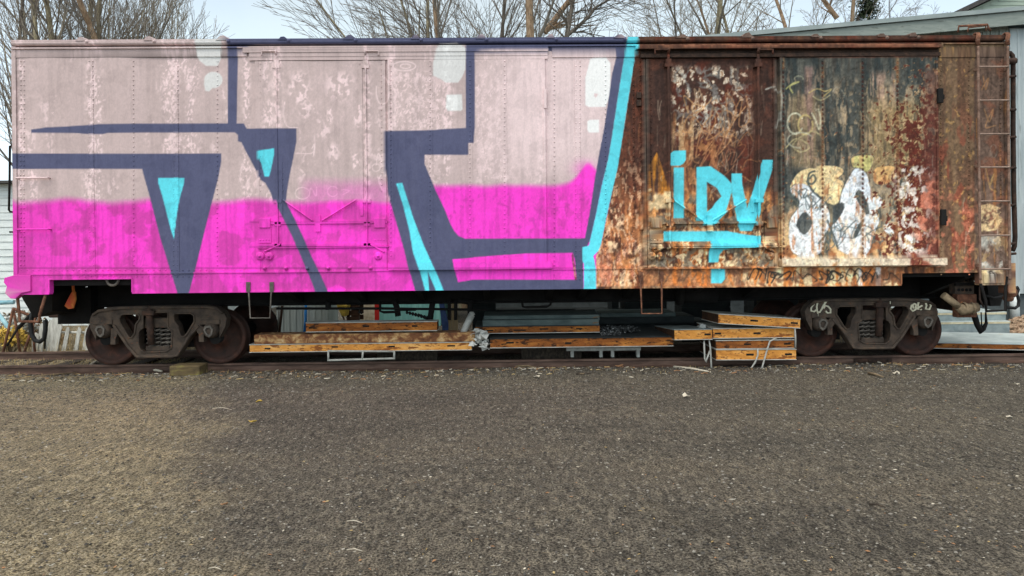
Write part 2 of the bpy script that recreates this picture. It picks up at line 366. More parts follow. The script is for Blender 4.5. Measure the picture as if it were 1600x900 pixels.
    navy = [
        [(49, 202.5), (75, 199), (107, 197.5), (155, 194), (221, 193), (356, 193), (356, 62), (372, 62), (370, 193), (381, 193), (386, 201), (464, 201), (464, 221), (459, 247), (454, 270), (450, 292), (447, 315), (460, 340), (475, 372), (487, 400), (499, 425), (521, 475), (500, 475), (481, 425), (467, 392), (456, 367), (446, 347), (435, 325), (434.5, 316), (427.5, 314), (424, 302), (415, 286), (409, 282), (400, 266), (390, 247), (386, 240), (377, 222), (372, 221), (372, 211), (367, 207), (230, 207), (168, 208), (160, 209.5), (140, 209.5), (116, 208), (49, 207.5)],
        [(356, 56), (978, 56), (978, 66), (982, 66), (978, 75), (972, 110), (965, 155), (956, 215), (950, 250), (940, 290), (930, 340), (922, 375), (917, 386), (911, 410), (912, 475), (716, 475), (655, 475), (639, 420), (632, 390), (621, 352), (606, 300), (605, 277), (600, 247), (599, 205), (675, 204), (700, 202), (728, 200.5), (728, 70), (400, 70.5), (385, 74.5), (372, 75), (356, 75)],
        [(18, 240), (346, 240), (346, 252), (341, 280), (332, 315), (304, 425), (291, 475), (283, 475), (267, 425), (250, 370), (235, 310), (225, 275), (222, 264), (18, 264)]]
    holes = [
        [(742, 82), (752, 81), (800, 80), (955, 80), (959, 82.5), (964.5, 83), (956, 117), (950, 160), (944, 200), (935, 247), (929, 282), (922, 330), (914, 372), (846, 372.5), (727, 373), (717, 369), (710, 361), (704, 350), (695, 327), (682, 300), (664, 257), (664, 242.5), (732, 242.5), (732, 224), (740, 224), (742, 200)],
        [(707, 405), (722, 404), (750, 401), (800, 397.5), (824, 396), (895, 395), (898, 405), (901, 437), (739, 437), (716, 441), (710, 420)]]
    nm = np.zeros(PX.shape)
    for p in navy: nm = np.maximum(nm, polymask(p))
    for p in holes: nm = nm * (1 - polymask(p))
    ncol = mix(np.zeros(PX.shape + (3,)) + np.array((83, 86, 116)), (70, 73, 102), np.clip(sst(.5, .72, blot) * .35 + sst(.6, .7, vst) * .3 + sst(90, 55, PY) * .25, 0, 1))
    ncol = mix(ncol, (92, 94, 122), spk * .35)
    out = out * (1 - nm[..., None]) + ncol * nm[..., None]
    cyan = [
        [(980.5, 56), (996, 56), (996, 75), (992, 87), (986, 127), (980, 165), (971, 225), (965, 262), (955, 305), (947, 342), (939, 382), (935, 392), (927, 400), (929, 407), (931, 422), (932, 475), (912, 475), (912, 412), (910, 407), (910, 386), (920, 384), (922, 375), (930, 340), (940, 290), (950, 250), (956, 215), (965, 155), (972, 110), (978, 75)],
        [(619.5, 287), (629, 286), (634, 302), (646, 340), (662, 382), (680, 421), (702, 475), (690, 475), (668.5, 424), (672, 475), (670, 475), (656, 423), (646, 395), (640, 360), (630, 320)],
        [(247, 278), (288, 278), (287.5, 286), (281, 310), (276, 340), (272, 374), (267.5, 360), (261, 335), (254, 307), (247.5, 287)],
        [(401, 236), (429, 232), (429, 241), (424, 266), (421, 276), (414, 276), (409, 256), (404, 245)],
        [(1046, 241), (1052, 236), (1071, 235), (1071, 250), (1067, 256), (1062, 259), (1045, 259)],
        [(1052, 262), (1068, 262), (1068, 341), (1052, 341)],
        [(1088, 261), (1110, 260), (1132, 275), (1143, 287), (1143, 300), (1137, 320), (1132, 335), (1115, 352), (1097.5, 352), (1097.5, 345), (1087, 345)],
        [(1143, 271), (1159, 271), (1160, 290), (1167, 325), (1191, 250), (1207, 250), (1206, 266), (1185, 330), (1176, 357), (1174, 361), (1156, 361), (1153, 353), (1149, 333), (1143, 300)],
        [(1036.5, 361.5), (1136, 361), (1162, 366), (1185, 369), (1184.5, 384), (1180, 387), (1146, 387.5), (1130, 390.6), (1124, 397.5), (1122, 410), (1107, 410), (1107, 395), (1110, 380), (1110, 377), (1036.5, 377)],
        [(1111, 420), (1133, 420), (1133, 436), (1127.5, 442.7), (1111, 442.7)]]
    cm = np.zeros(PX.shape)
    for p in cyan: cm = np.maximum(cm, polymask(p))
    cm = cm * (1 - polymask([(1104, 284), (1120, 294), (1127, 307), (1117, 317), (1112, 325), (1104, 331)]))
    ccol = mix(np.zeros(PX.shape + (3,)) + np.array((92, 212, 228)), (102, 234, 250), np.clip(low * .8 + spk * .5, 0, 1))
    ccol = ccol * (1 - .08 * sst(.55, .7, blot)[..., None])
    out = out * (1 - cm[..., None]) + ccol * cm[..., None]
    wm = np.zeros(PX.shape)
    for p in [
        [(306, 60), (348, 60), (347, 80), (345, 92), (340, 103), (322, 103), (312, 95), (307, 86)],
        arc(333.5, 125, 14.5, 13, 0, 340), [(320, 120), (332, 118), (332, 138), (327, 143), (321, 142), (319, 132)],
        [(687.5, 69), (714, 68), (721, 71), (728, 75), (727, 110), (722, 122), (716, 130), (697, 130), (690, 125), (677, 119), (677, 100), (682, 77)],
        [(697.5, 149), (722, 148), (723, 172), (720, 174), (700, 174), (697, 170)],
        [(922, 92), (930, 90), (947, 90), (954, 99), (953, 140), (950, 157), (946, 167), (920, 167), (914.5, 164), (914.5, 122), (919, 105)],
        [(918, 189), (922, 187), (936, 187), (936, 207), (920, 207), (918, 203)]]:
        wm = np.maximum(wm, polymask(p))
    wm = wm * (1 - polymask([(928, 146), (934, 146), (934, 149), (930.5, 153), (928, 150)]))
    wc = mix(np.zeros(PX.shape + (3,)) + np.array((213, 212, 211)), (248, 248, 247), np.clip(sst(780, 900, PX) * .8 + spk * .5 + vline * .5, 0, 1))
    out = out * (1 - wm[..., None]) + wc * wm[..., None]
    cover = np.clip(film + cm + nm, 0, 1); film = cover
    out = out * (1 + ((.46 * (1 - film) + .07 * film) * (fbm(2.2, 2.6, 991, 2) - .5) + .30 * (1 - film) * (fbm(5, 6, 993, 2) - .5))[..., None])
    out = np.clip(out, 0, 255)
    lin = s2l(out)
    return np.concatenate([lin, cover[..., None]], axis=-1)

def chaikin(p, n=2):
    p = np.asarray(p, dtype=np.float64)
    for _ in range(n):
        q = np.roll(p, -1, 0); p = np.stack([p * .78 + q * .22, p * .22 + q * .78], 1).reshape(-1, 2)
    return p

def lettering(C):
    n1 = fbm(8, 22, 801, 3); n2 = fbm(5, 40, 803, 3)
    n3 = fbm(4, 5, 807, 3)
    cream = (236, 210, 158); white = (220, 228, 238); dark = (70, 78, 78)
    pieces = [
        ([(1229.5, 297), (1239, 277), (1249, 267), (1264, 263), (1272.5, 265), (1273, 259), (1301, 260), (1314, 264), (1314, 272), (1304, 280), (1316, 284), (1311, 301), (1307, 318), (1298, 321), (1283, 313), (1275, 330), (1248, 316)], cream),
        ([(1231, 342), (1245, 326), (1248, 314), (1240, 306), (1230, 298), (1240, 288), (1257, 287), (1283, 313), (1291, 326), (1295, 347), (1286, 370), (1280, 400), (1236, 400), (1229, 373)], white),
        ([(1325, 245), (1356, 243), (1361, 246), (1359, 259), (1351, 271), (1334, 262), (1328, 262)], (208, 200, 130)),
        ([(1361, 261), (1397, 259), (1397, 277), (1380, 290), (1361, 288)], (222, 176, 116)),
        ([(1333.5, 261), (1351, 271), (1355, 292), (1361, 303), (1377, 311), (1372, 326), (1363, 329), (1372, 345), (1364, 360), (1352, 402), (1322, 400), (1300, 385), (1296, 352), (1307.5, 340), (1309, 321), (1311, 303), (1322, 279)], white),
        ([(1410, 271), (1421, 264), (1428, 279), (1426, 295), (1418, 300), (1411, 284)], (222, 226, 230)),
        ([(1405, 246), (1412, 247), (1411, 258), (1404, 256)], (208, 194, 124)),
        ([(1377, 349), (1400, 349), (1400, 372), (1388, 366), (1379, 362)], white),
        ([(1416, 330), (1428, 322), (1430, 345), (1422, 380), (1412, 372)], white)]
    for p, c in pieces:
        p = chaikin(p); pm = polymask(p)
        q = np.vstack([np.array(p), p[0]])
        C = mix(C, dark, stroke(q, 3.0, False) * sst(.35, .6, n1) * .7)
        C = mix(C, c, pm * .94)
        C = mix(C, (226, 176, 126), pm * sst(.58, .74, n1) * .45)
        C = mix(C, (172, 112, 74), pm * sst(.70, .76, n2) * .7)
        C = mix(C, (120, 110, 98), pm * sst(.68, .72, n3) * .35)
    for p in ([(1254, 328), (1268, 344.5), (1262, 360), (1253, 368), (1247, 363), (1239, 350)], [(1340, 294), (1353, 318), (1356, 334), (1348, 336), (1331, 305)],
              [(1299, 320), (1316, 316), (1316, 328), (1300, 352), (1297, 346)], [(1348, 340), (1344, 352), (1334, 373), (1328, 370), (1338, 350)]):
        p = chaikin(p, 1); C = mix(C, (78, 80, 76), polymask(p) * .92)
        C = mix(C, (58, 64, 66), polymask(p) * sst(.5, .6, n2) * .7)
    for i, (cx, cy, w, h) in enumerate([(1250, 302, 36, 16), (1275, 318, 30, 22), (1310, 352, 36, 22), (1340, 362, 50, 22), (1260, 312, 30, 30), (1300, 372, 30, 30), (1365, 372, 36, 16)]):
        C = mix(C, (86, 98, 98), stroke(loops(cx, cy, w, h, 700 + i, 10), 1.7) * .8)
    for p in ([(1263, 279), (1268, 274), (1272, 281), (1266, 288), (1260, 284), (1262, 272), (1270, 268)], [(1258, 284), (1268, 300), (1282, 312)], [(1231, 302), (1243, 318)],
              [(1290, 345), (1298, 365), (1306, 388)], [(1276, 380), (1290, 362)]):
        C = mix(C, (70, 78, 76), stroke(p, 3.2) * .85)
    C = mix(C, (168, 124, 84), sst(388, 402, PY) * box(1216, 1465, 380, 416, 3) * sst(.35, .6, n1) * .75)
    return C
# ------------------------------------------------------------------ scene, helpers
scene = bpy.context.scene
COL = scene.collection
WLOC = {}

def tag(o, label=None, cat=None, group=None, kind=None):
    if label: o['label'] = label
    if cat: o['category'] = cat
    if group: o['group'] = group
    if kind: o['kind'] = kind
    return o

def empty(name, loc, label=None, cat=None, group=None, parent=None):
    o = bpy.data.objects.new(name, None); COL.objects.link(o)
    loc = Vector(loc)
    WLOC[o.name] = loc.copy()
    if parent is not None:
        o.parent = parent; loc = loc - WLOC[parent.name]
    o.location = loc
    o.empty_display_size = .2
    return tag(o, label, cat, group)

def sample_canvas(co):
    u = np.clip((co[:, 0] - CX0) / CST, 0, _nx - 1.001); v = np.clip((co[:, 2] - CZ0) / CST, 0, _nz - 1.001)
    ui = u.astype(int); vi = v.astype(int); fu = (u - ui)[:, None]; fv = (v - vi)[:, None]
    return ((CANVAS[vi, ui] * (1 - fu) + CANVAS[vi, ui + 1] * fu) * (1 - fv) + (CANVAS[vi + 1, ui] * (1 - fu) + CANVAS[vi + 1, ui + 1] * fu) * fv)

class MB:
    def __init__(self):
        self.V = []; self.n = 0; self.Fc = []; self.S = []; self.M = []
    def add(self, verts, faces, smooth=False, m=0):
        b = self.n
        self.V.append(np.asarray(verts, dtype=np.float64)); self.n += len(verts)
        for f in faces:
            self.Fc.append(tuple(int(i) + b for i in f))
        self.S += [smooth] * len(faces); self.M += [m] * len(faces)
        return self
    def box(self, x0, x1, y0, y1, z0, z1, m=0):
        x0, x1 = min(x0, x1), max(x0, x1); y0, y1 = min(y0, y1), max(y0, y1); z0, z1 = min(z0, z1), max(z0, z1)
        v = [(x0, y0, z0), (x1, y0, z0), (x1, y1, z0), (x0, y1, z0), (x0, y0, z1), (x1, y0, z1), (x1, y1, z1), (x0, y1, z1)]
        return self.add(v, [(0, 3, 2, 1), (4, 5, 6, 7), (0, 1, 5, 4), (1, 2, 6, 5), (2, 3, 7, 6), (3, 0, 4, 7)], m=m)
    def lbox(self, x0, x1, y0, y1, z0, z1, step=.018, m=0):
        """box cut along X so that paint follows it"""
        if abs(z1 - z0) > abs(x1 - x0):       # a tall one is cut along Z
            n = max(1, int(abs(z1 - z0) / step)); xa, xb = min(x0, x1), max(x0, x1); v = []; f = []
            for z in np.linspace(min(z0, z1), max(z0, z1), n + 1): v += [(xa, y0, z), (xb, y0, z), (xb, y1, z), (xa, y1, z)]
            for i in range(n):
                a = i * 4
                f += [(a + k, a + (k + 1) % 4, a + 4 + (k + 1) % 4, a + 4 + k) for k in range(4)]
            e = n * 4; f += [(3, 2, 1, 0), (e, e + 1, e + 2, e + 3)]
            return self.add(v, f, m=m)
        n = max(1, int(abs(x1 - x0) / step)); xs = np.linspace(min(x0, x1), max(x0, x1), n + 1)
        ring = [(y0, z0), (y1, z0), (y1, z1), (y0, z1)]
        v = [(x, y, z) for x in xs for y, z in ring]
        f = []
        for i in range(n):
            a = i * 4
            for k in range(4):
                f.append((a + k, a + 4 + k, a + 4 + (k + 1) % 4, a + (k + 1) % 4)[::-1] if y0 > y1 else (a + k, a + 4 + k, a + 4 + (k + 1) % 4, a + (k + 1) % 4))
        f.append((0, 1, 2, 3)); e = n * 4; f.append((e + 3, e + 2, e + 1, e))
        return self.add(v, f, m=m)
    def tube(self, pts, r, n=8, m=0, caps=True, smooth=True, seg=None):
        P = [Vector(p) for p in pts]
        if seg:
            Q = [P[0]]
            for a, b in zip(P, P[1:]):
                k = max(1, int((b - a).length / seg))
                for i in range(1, k + 1): Q.append(a.lerp(b, i / k))
            P = Q
        R = r if hasattr(r, '__len__') else [r] * len(P)
        v = []; nx = None
        for i, p in enumerate(P):
            t = (P[min(i + 1, len(P) - 1)] - P[max(i - 1, 0)])
            if t.length < 1e-9: t = Vector((0, 0, 1))
            t.normalize()
            if nx is None:
                nx = t.orthogonal().normalized()
            nx = (nx - t * nx.dot(t))
            if nx.length < 1e-6: nx = t.orthogonal()
            nx.normalize(); ny = t.cross(nx)
            for k in range(n):
                a = 2 * math.pi * k / n
                v.append(p + (nx * math.cos(a) + ny * math.sin(a)) * R[i])
        f = []
        for i in range(len(P) - 1):
            for k in range(n):
                f.append((i * n + k, i * n + (k + 1) % n, (i + 1) * n + (k + 1) % n, (i + 1) * n + k))
        self.add(v, f, smooth, m)
        if caps:
            b = self.n - len(v)
            self.Fc.append(tuple(b + k for k in range(n))[::-1]); e = b + (len(P) - 1) * n
            self.Fc.append(tuple(e + k for k in range(n))); self.S += [False, False]; self.M += [m, m]
        return self
    def prism(self, pts, y0, y1, holes=(), m=0):
        """outline in (x, z) pushed from y0 (front) to y1"""
        loops_ = [list(pts)] + [list(h) for h in holes]
        tris = mgeo.tessellate_polygon([[Vector((p[0], p[1], 0)) for p in l] for l in loops_])
        flat = [p for l in loops_ for p in l]; n = len(flat)
        v = [(x, y0, z) for x, z in flat] + [(x, y1, z) for x, z in flat]
        f = []
        for t in tris:
            a, b, c = (flat[i] for i in t)
            ccw = (b[0] - a[0]) * (c[1] - a[1]) - (b[1] - a[1]) * (c[0] - a[0]) > 0
            t = tuple(t) if ccw else tuple(t)[::-1]
            f.append(t); f.append(tuple(i + n for i in t[::-1]))
        o = 0
        for li, l in enumerate(loops_):
            k = len(l)
            ar = sum(l[i][0] * l[(i + 1) % k][1] - l[(i + 1) % k][0] * l[i][1] for i in range(k))
            rev = (ar < 0) ^ (li > 0)
            for i in range(k):
                j = (i + 1) % k; q = (o + i, o + i + n, o + j + n, o + j)
                f.append(q if not rev else q[::-1])
            o += k
        return self.add(v, f, m=m)
    def lathe(self, prof, c, axis='y', n=32, m=0, smooth=True):
        """profile of (radius, along-axis) about a point"""
        v = []
        for r, h in prof:
            for k in range(n):
                a = 2 * math.pi * k / n; p, q = r * math.cos(a), r * math.sin(a)
                v.append((c[0] + p, c[1] + h, c[2] + q) if axis == 'y' else (c[0] + p, c[1] + q, c[2] + h) if axis == 'z' else (c[0] + h, c[1] + p, c[2] + q))
        f = []
        for i in range(len(prof) - 1):
            for k in range(n):
                f.append((i * n + k, i * n + (k + 1) % n, (i + 1) * n + (k + 1) % n, (i + 1) * n + k))
        return self.add(v, f, smooth, m)
    def dome(self, x, y, z, r, m=0):
        v = [(x, y - r * .7, z)] + [(x + r * math.cos(a), y, z + r * math.sin(a)) for a in [i * math.pi / 3 for i in range(6)]]
        v2 = [(x + .7 * r * math.cos(a), y - r * .5, z + .7 * r * math.sin(a)) for a in [i * math.pi / 3 for i in range(6)]]
        v += v2
        f = [(0, 7 + i, 7 + (i + 1) % 6) for i in range(6)] + [(7 + i, 1 + i, 1 + (i + 1) % 6, 7 + (i + 1) % 6) for i in range(6)]
        return self.add(v, f, True, m)
    def grid(self, x0, x1, z0, z1, yf, step=.0125, keep=None, m=0):
        nx = max(1, int(round((x1 - x0) / step))); nz = max(1, int(round((z1 - z0) / step)))
        xs = np.linspace(x0, x1, nx + 1); zs = np.linspace(z0, z1, nz + 1)
        gx, gz = np.meshgrid(xs, zs)
        gy = yf(gx, gz) if callable(yf) else np.full(gx.shape, float(yf))
        v = np.stack([gx, gy, gz], -1).reshape(-1, 3)
        i, j = np.mgrid[0:nz, 0:nx]
        if keep is not None:
            cx = (xs[:-1] + xs[1:]) / 2; cz = (zs[:-1] + zs[1:]) / 2
            kx, kz = np.meshgrid(cx, cz); kk = keep(kx, kz); i = i[kk]; j = j[kk]
        a = (i * (nx + 1) + j).ravel()
        f = np.stack([a, a + 1, a + nx + 2, a + nx + 1], -1)
        used = np.unique(f); rm = np.full(len(v), -1); rm[used] = np.arange(len(used))
        return self.add(v[used], rm[f], True, m)
    def build(self, name, mats, parent=None, paint=False, bevel=0, loc=None, kind=None):
        if not self.V: return None
        co = np.concatenate(self.V)
        base = Vector((0, 0, 0))
        if parent is not None: base = WLOC[parent.name]
        elif loc is not None: base = Vector(loc)
        me = bpy.data.meshes.new(name)
        me.from_pydata((co - np.array(base)).tolist(), [], self.Fc)
        me.polygons.foreach_set('use_smooth', self.S)
        ml = mats if isinstance(mats, (list, tuple)) else [mats]
        for mm in ml: me.materials.append(mm)
        if len(ml) > 1: me.polygons.foreach_set('material_index', self.M)
        if paint:
            at_ = me.attributes.new('paint', 'FLOAT_COLOR', 'POINT')
            at_.data.foreach_set('color', sample_canvas(co).astype(np.float32).ravel())
        me.update()
        o = bpy.data.objects.new(name, me); COL.objects.link(o)
        if parent is not None: o.parent = parent
        else: o.location = base
        WLOC[o.name] = base.copy()
        if bevel:
            md = o.modifiers.new('edge', 'BEVEL'); md.width = bevel; md.segments = 2; md.limit_method = 'ANGLE'
        if kind: o['kind'] = kind
        return o

def copy_tree(o, parent=None):
    c = o.copy(); COL.objects.link(c); c.parent = parent
    if parent is not None: c.matrix_parent_inverse = o.matrix_parent_inverse
    WLOC[c.name] = WLOC[o.name]
    for ch in list(o.children): copy_tree(ch, c)
    return c

# ------------------------------------------------------------------ materials
def _nodes(name):
    m = bpy.data.materials.new(name); m.use_nodes = True
    nt = m.node_tree; bs = nt.nodes['Principled BSDF']
    return m, nt, bs

def _ramp(nt, fac, stops):
    r = nt.nodes.new('ShaderNodeValToRGB')
    el = r.color_ramp.elements
    el[0].position, el[0].color = stops[0][0], (*stops[0][1], 1)
    el[1].position, el[1].color = stops[-1][0], (*stops[-1][1], 1)
    for p, c in stops[1:-1]:
        e = el.new(p); e.color = (*c, 1)
    nt.links.new(fac, r.inputs[0]); return r.outputs[0]

def _noise(nt, scale, detail=5, rough=.6, vec=None, stretch=None, dist=0):
    n = nt.nodes.new('ShaderNodeTexNoise'); n.inputs['Scale'].default_value = scale; n.inputs['Detail'].default_value = detail
    n.inputs['Roughness'].default_value = rough; n.inputs['Distortion'].default_value = dist
    if vec is None:
        tc = nt.nodes.new('ShaderNodeTexCoord'); vec = tc.outputs['Object']
    if stretch:
        mp = nt.nodes.new('ShaderNodeMapping'); mp.inputs['Scale'].default_value = stretch
        nt.links.new(vec, mp.inputs[0]); vec = mp.outputs[0]
    nt.links.new(vec, n.inputs['Vector']); return n.outputs[0]

def _mixc(nt, f, a, b, mode='MIX'):
    n = nt.nodes.new('ShaderNodeMix'); n.data_type = 'RGBA'; n.blend_type = mode
    for s, v in ((n.inputs[0], f), (n.inputs[6], a), (n.inputs[7], b)):
        if hasattr(v, 'is_linked') or isinstance(v, bpy.types.NodeSocket): nt.links.new(v, s)
        elif isinstance(v, (int, float)): s.default_value = v
        else: s.default_value = (*v, 1)
    return n.outputs[2]

def _bump(nt, bs, h, strength, dist):
    b = nt.nodes.new('ShaderNodeBump'); b.inputs['Strength'].default_value = strength; b.inputs['Distance'].default_value = dist
    nt.links.new(h, b.inputs['Height']); nt.links.new(b.outputs[0], bs.inputs['Normal'])

def rgb(*c):
    return tuple(float(v) for v in s2l(c))

def surf(name, stops, scale=6, detail=6, rough=.85, stretch=None, bump=.3, bdist=.01, metal=0, speck=None, spec=.3, dist=.4):
    """noise-driven weathered surface; speck = (colour, scale, threshold)"""
    m, nt, bs = _nodes(name)
    f = _noise(nt, scale, detail, .65, stretch=stretch, dist=dist)
    c = _ramp(nt, f, stops)
    if speck:
        for sc, sl, th in (speck if isinstance(speck, list) else [speck]):
            f2 = _noise(nt, sl, 5, .7, stretch=stretch)
            k = _ramp(nt, f2, [(th, (0, 0, 0)), (th + .05, (1, 1, 1))])
            c = _mixc(nt, k, c, sc)
    nt.links.new(c, bs.inputs['Base Color'])
    bs.inputs['Roughness'].default_value = rough; bs.inputs['Metallic'].default_value = metal
    bs.inputs['Specular IOR Level'].default_value = spec
    if bump: _bump(nt, bs, _noise(nt, scale * 5, 5, .7, stretch=stretch), bump, bdist)
    return m

def paint_material():
    m, nt, bs = _nodes('painted_rusty_steel')
    a = nt.nodes.new('ShaderNodeAttribute'); a.attribute_name = 'paint'; a.attribute_type = 'GEOMETRY'
    f = _noise(nt, 60, 4, .7, stretch=(1, 1, .5))
    g = _ramp(nt, f, [(.3, (.90, .90, .90)), (.7, (1.06, 1.06, 1.06))])
    c = _mixc(nt, 1.0, a.outputs['Color'], g, 'MULTIPLY')
    nt.links.new(c, bs.inputs['Base Color'])
    r = nt.nodes.new('ShaderNodeMapRange'); r.inputs[3].default_value = .88; r.inputs[4].default_value = .62
    nt.links.new(a.outputs['Alpha'], r.inputs[0]); nt.links.new(r.outputs[0], bs.inputs['Roughness'])
    bs.inputs['Specular IOR Level'].default_value = .25
    b1 = nt.nodes.new('ShaderNodeMath'); b1.operation = 'MULTIPLY'
    inv = nt.nodes.new('ShaderNodeMapRange'); inv.inputs[3].default_value = 1.0; inv.inputs[4].default_value = .35
    nt.links.new(a.outputs['Alpha'], inv.inputs[0])
    nt.links.new(_noise(nt, 45, 6, .75), b1.inputs[0]); nt.links.new(inv.outputs[0], b1.inputs[1])
    _bump(nt, bs, b1.outputs[0], .35, .008)
    return m
# ------------------------------------------------------------------ shared materials
M = {}
M['paint'] = paint_material()
M['truck'] = surf('dark_cast_steel', [(.3, rgb(50, 43, 38)), (.5, rgb(74, 64, 56)), (.72, rgb(96, 80, 66))], 7, bump=.4, speck=(rgb(112, 72, 50), 16, .62))
M['wheel'] = surf('rusty_wheel_steel', [(.3, rgb(34, 25, 22)), (.55, rgb(60, 38, 30)), (.75, rgb(92, 54, 40))], 6, bump=.3, rough=.75)
M['black'] = surf('grimy_black_steel', [(.3, (.004, .004, .004)), (.7, (.014, .012, .011))], 5, bump=.3)
M['rust'] = surf('rust_brown_steel', [(.3, rgb(70, 46, 37)), (.5, rgb(104, 70, 54)), (.7, rgb(142, 98, 74))], 9, bump=.5, speck=(rgb(166, 112, 74), 22, .62))
M['rust_dark'] = surf('dark_rusty_steel', [(.3, rgb(36, 28, 25)), (.5, rgb(58, 44, 37)), (.7, rgb(84, 60, 48))], 9, bump=.5)
M['roof'] = surf('weathered_roof_steel', [(.3, rgb(70, 58, 52)), (.5, rgb(112, 92, 82)), (.7, rgb(140, 118, 106))], 6, bump=.4, speck=(rgb(110, 66, 46), 12, .6))
M['rubber'] = surf('black_rubber', [(.3, (.006, .006, .006)), (.7, (.02, .02, .02))], 20, rough=.6, bump=.2)
M['chalk'] = surf('chalk_paint', [(.3, rgb(190, 186, 160)), (.7, rgb(222, 218, 196))], 40, bump=.1)
M['pipe'] = surf('dusty_tan_pipe', [(.3, rgb(98, 84, 66)), (.6, rgb(152, 134, 108))], 9, bump=.3)
M['stile'] = surf('brown_ladder_steel', [(.3, rgb(88, 68, 58)), (.5, rgb(128, 102, 88)), (.7, rgb(160, 134, 118))], 9, bump=.3)
M['rung'] = surf('worn_pale_steel', [(.3, rgb(112, 92, 80)), (.7, rgb(160, 138, 124))], 14, bump=.2, rough=.6)
M['spring'] = surf('grey_spring_steel', [(.3, rgb(66, 62, 58)), (.7, rgb(110, 104, 96))], 12, bump=.2, rough=.6)

CANVAS = make_canvas()
def xw(px, py=250, Y=0.0): return float(at(px, py, Y)[0])
def zw(py, px=800, Y=0.0): return float(at(px, py, Y)[2])

ZS, ZT = 1.19, 4.80
XL, XR = xw(22), xw(1574)
CARY = 1.58
car = empty('boxcar', (0, CARY, 0), 'old riveted railway boxcar with a big pink and navy mural beside its rusty end', 'railway car')

def warp(x, z):
    return (.006 * np.sin(x * 2.1 + 1.3 * np.sin(z * 1.1)) + .004 * np.sin(x * 5.3 + z * .7) + .004 * np.sin(z * 3.7 + x * .9)) - .004

P_OFF = (0.0, -609.5)
doors = []
for ox in P_OFF:
    doors.append((xw(1010 + ox), xw(1213 + ox), 1.475, 4.60)); doors.append((xw(1219 + ox), xw(1461 + ox), 1.58, 4.60))
cutl = (xw(75), xw(205), 1.405); cutr = (xw(1408, 430), xw(1530, 430), 1.375)

def keep(x, z):
    k = np.ones(x.shape, bool)
    for a, b, c, d in doors: k &= ~((x > a + .03) & (x < b - .03) & (z > c + .03) & (z < d - .03))
    for a, b, c in (cutl, cutr): k &= ~((x > a) & (x < b) & (z < c))
    # rough lower left corner
    k &= ~((x < xw(35)) & (z < 1.19 + .12 * (1 - (x - XL) / .15)) & (z < 1.16))
    return k

w = MB()
w.grid(XL, XR, ZS, ZT, warp, .0125, keep)
# rivets
def rivcol(px, y0, y1, step=7.4, r=.0125, Y=0):
    k = y0
    while k < y1:
        p = at(px, k, Y); w.dome(p[0], Y - .002 + float(warp(p[0], p[2])), p[2], r); k += step
for px in (33, 38, 140, 146, 209, 272, 278, 340): rivcol(px, 96, 415)
for px in (866, 900, 906, 946, 990, 1000): rivcol(px, 96, 440)
for px in (1470, 1563, 1514): rivcol(px, 96, 430)
for py in (83, 422, 432):
    for k in range(25, 385, 9): p = at(k, py, 0); w.dome(p[0], -.006, p[2], .011)
    for k in range(866, 1000, 9): p = at(k, py, 0); w.dome(p[0], -.006, p[2], .011)
    if py != 432:
        for k in range(1468, 1560, 8): p = at(k, py, 0); w.dome(p[0], -.006, p[2], .011)
# overlapped seams of the sheets
for a, b in ((25, 388), (864, 1003), (1466, 1570)):
    w.lbox(xw(a), xw(b), -.016, .01, zw(89.5, (a + b) / 2), zw(72, (a + b) / 2) - .015)
for px in (143, 275, 903, 996):
    w.grid(xw(px - 4), xw(px + 4), ZS + .25, 4.60, lambda x, z: warp(x, z) - .006, .02)
w.lbox(xw(22), xw(1006), -.020, .01, 1.468, 1.490)
w.lbox(xw(1006), xw(1474), -.045, .01, 1.462, 1.478)
w.lbox(XL, XR, -.04, .01, ZT - .005, ZT + .018)
# corner angles
for a, b in ((XL - .012, XL + .05), (XR - .05, XR + .012)):
    w.grid(a, b, 1.19, 4.84, -.022, .0125)
# returned edges of the skirt cut-outs, the bottom lip
for a, b, z in ((XL, cutl[0], ZS), (cutl[0], cutl[1], cutl[2]), (cutl[1], cutr[0], ZS), (cutr[0], cutr[1], cutr[2]), (cutr[1], XR, ZS)):
    w.lbox(a, b, -.012, .09, z - .012, z + .008)
for x, z in ((cutl[0], cutl[2]), (cutl[1], cutl[2]), (cutr[0], cutr[2]), (cutr[1], cutr[2])):
    w.box(x - .01, x + .01, -.010, .09, ZS + .009, z - .013)
w.build('side_wall', M['paint'], car, paint=True)

# lower left corner foot, washed out pink
f_ = MB()
pts = [(at(px, py, -.0)[0], at(px, py, 0)[2]) for px, py in ((24, 430), (9, 434), (8, 441), (13, 447), (10, 458), (18, 466), (26, 467), (36, 458), (50, 455), (50, 430))]
f_.prism(pts, -.035, .08)
f_.build('corner_foot', M['paint'], car, paint=True, bevel=.008)
f_ = MB()
f_.lbox(xw(1531, 440), xw(1570, 440), -.03, .12, 1.17, 1.36); f_.lbox(xw(1574, 440), xw(1586, 440), -.02, .2, 1.04, 1.5); f_.lbox(xw(1534, 440), xw(1566, 440), -.045, -.0305, 1.20, 1.34)
f_.build('corner_foot', M['paint'], car, paint=True, bevel=.008)

# hidden sides of the box, floor and ends
b = MB()
b.box(XL, XR, 3.11, 3.16, 1.2, 4.86)
b.box(XL, XL + .05, .03, 3.10, 1.2, 4.86); b.box(XR - .05, XR, .03, 3.10, 1.2, 4.86)
for k in range(9):
    z = 1.5 + k * .38
    for xe in (XL - .05, XR): b.box(xe, xe + .05, .15, 3.0, z, z + .12)
b.build('outer_wall', M['rust_dark'], car)
b = MB()
b.box(XL + .06, XR - .06, .1, 3.08, 1.38, 1.46)
b.box(XL + .06, XR - .06, .1, .2, 1.30, 1.379); b.box(XL + .06, XR - .06, 2.98, 3.08, 1.22, 1.379)
b.build('floor', M['black'], car)

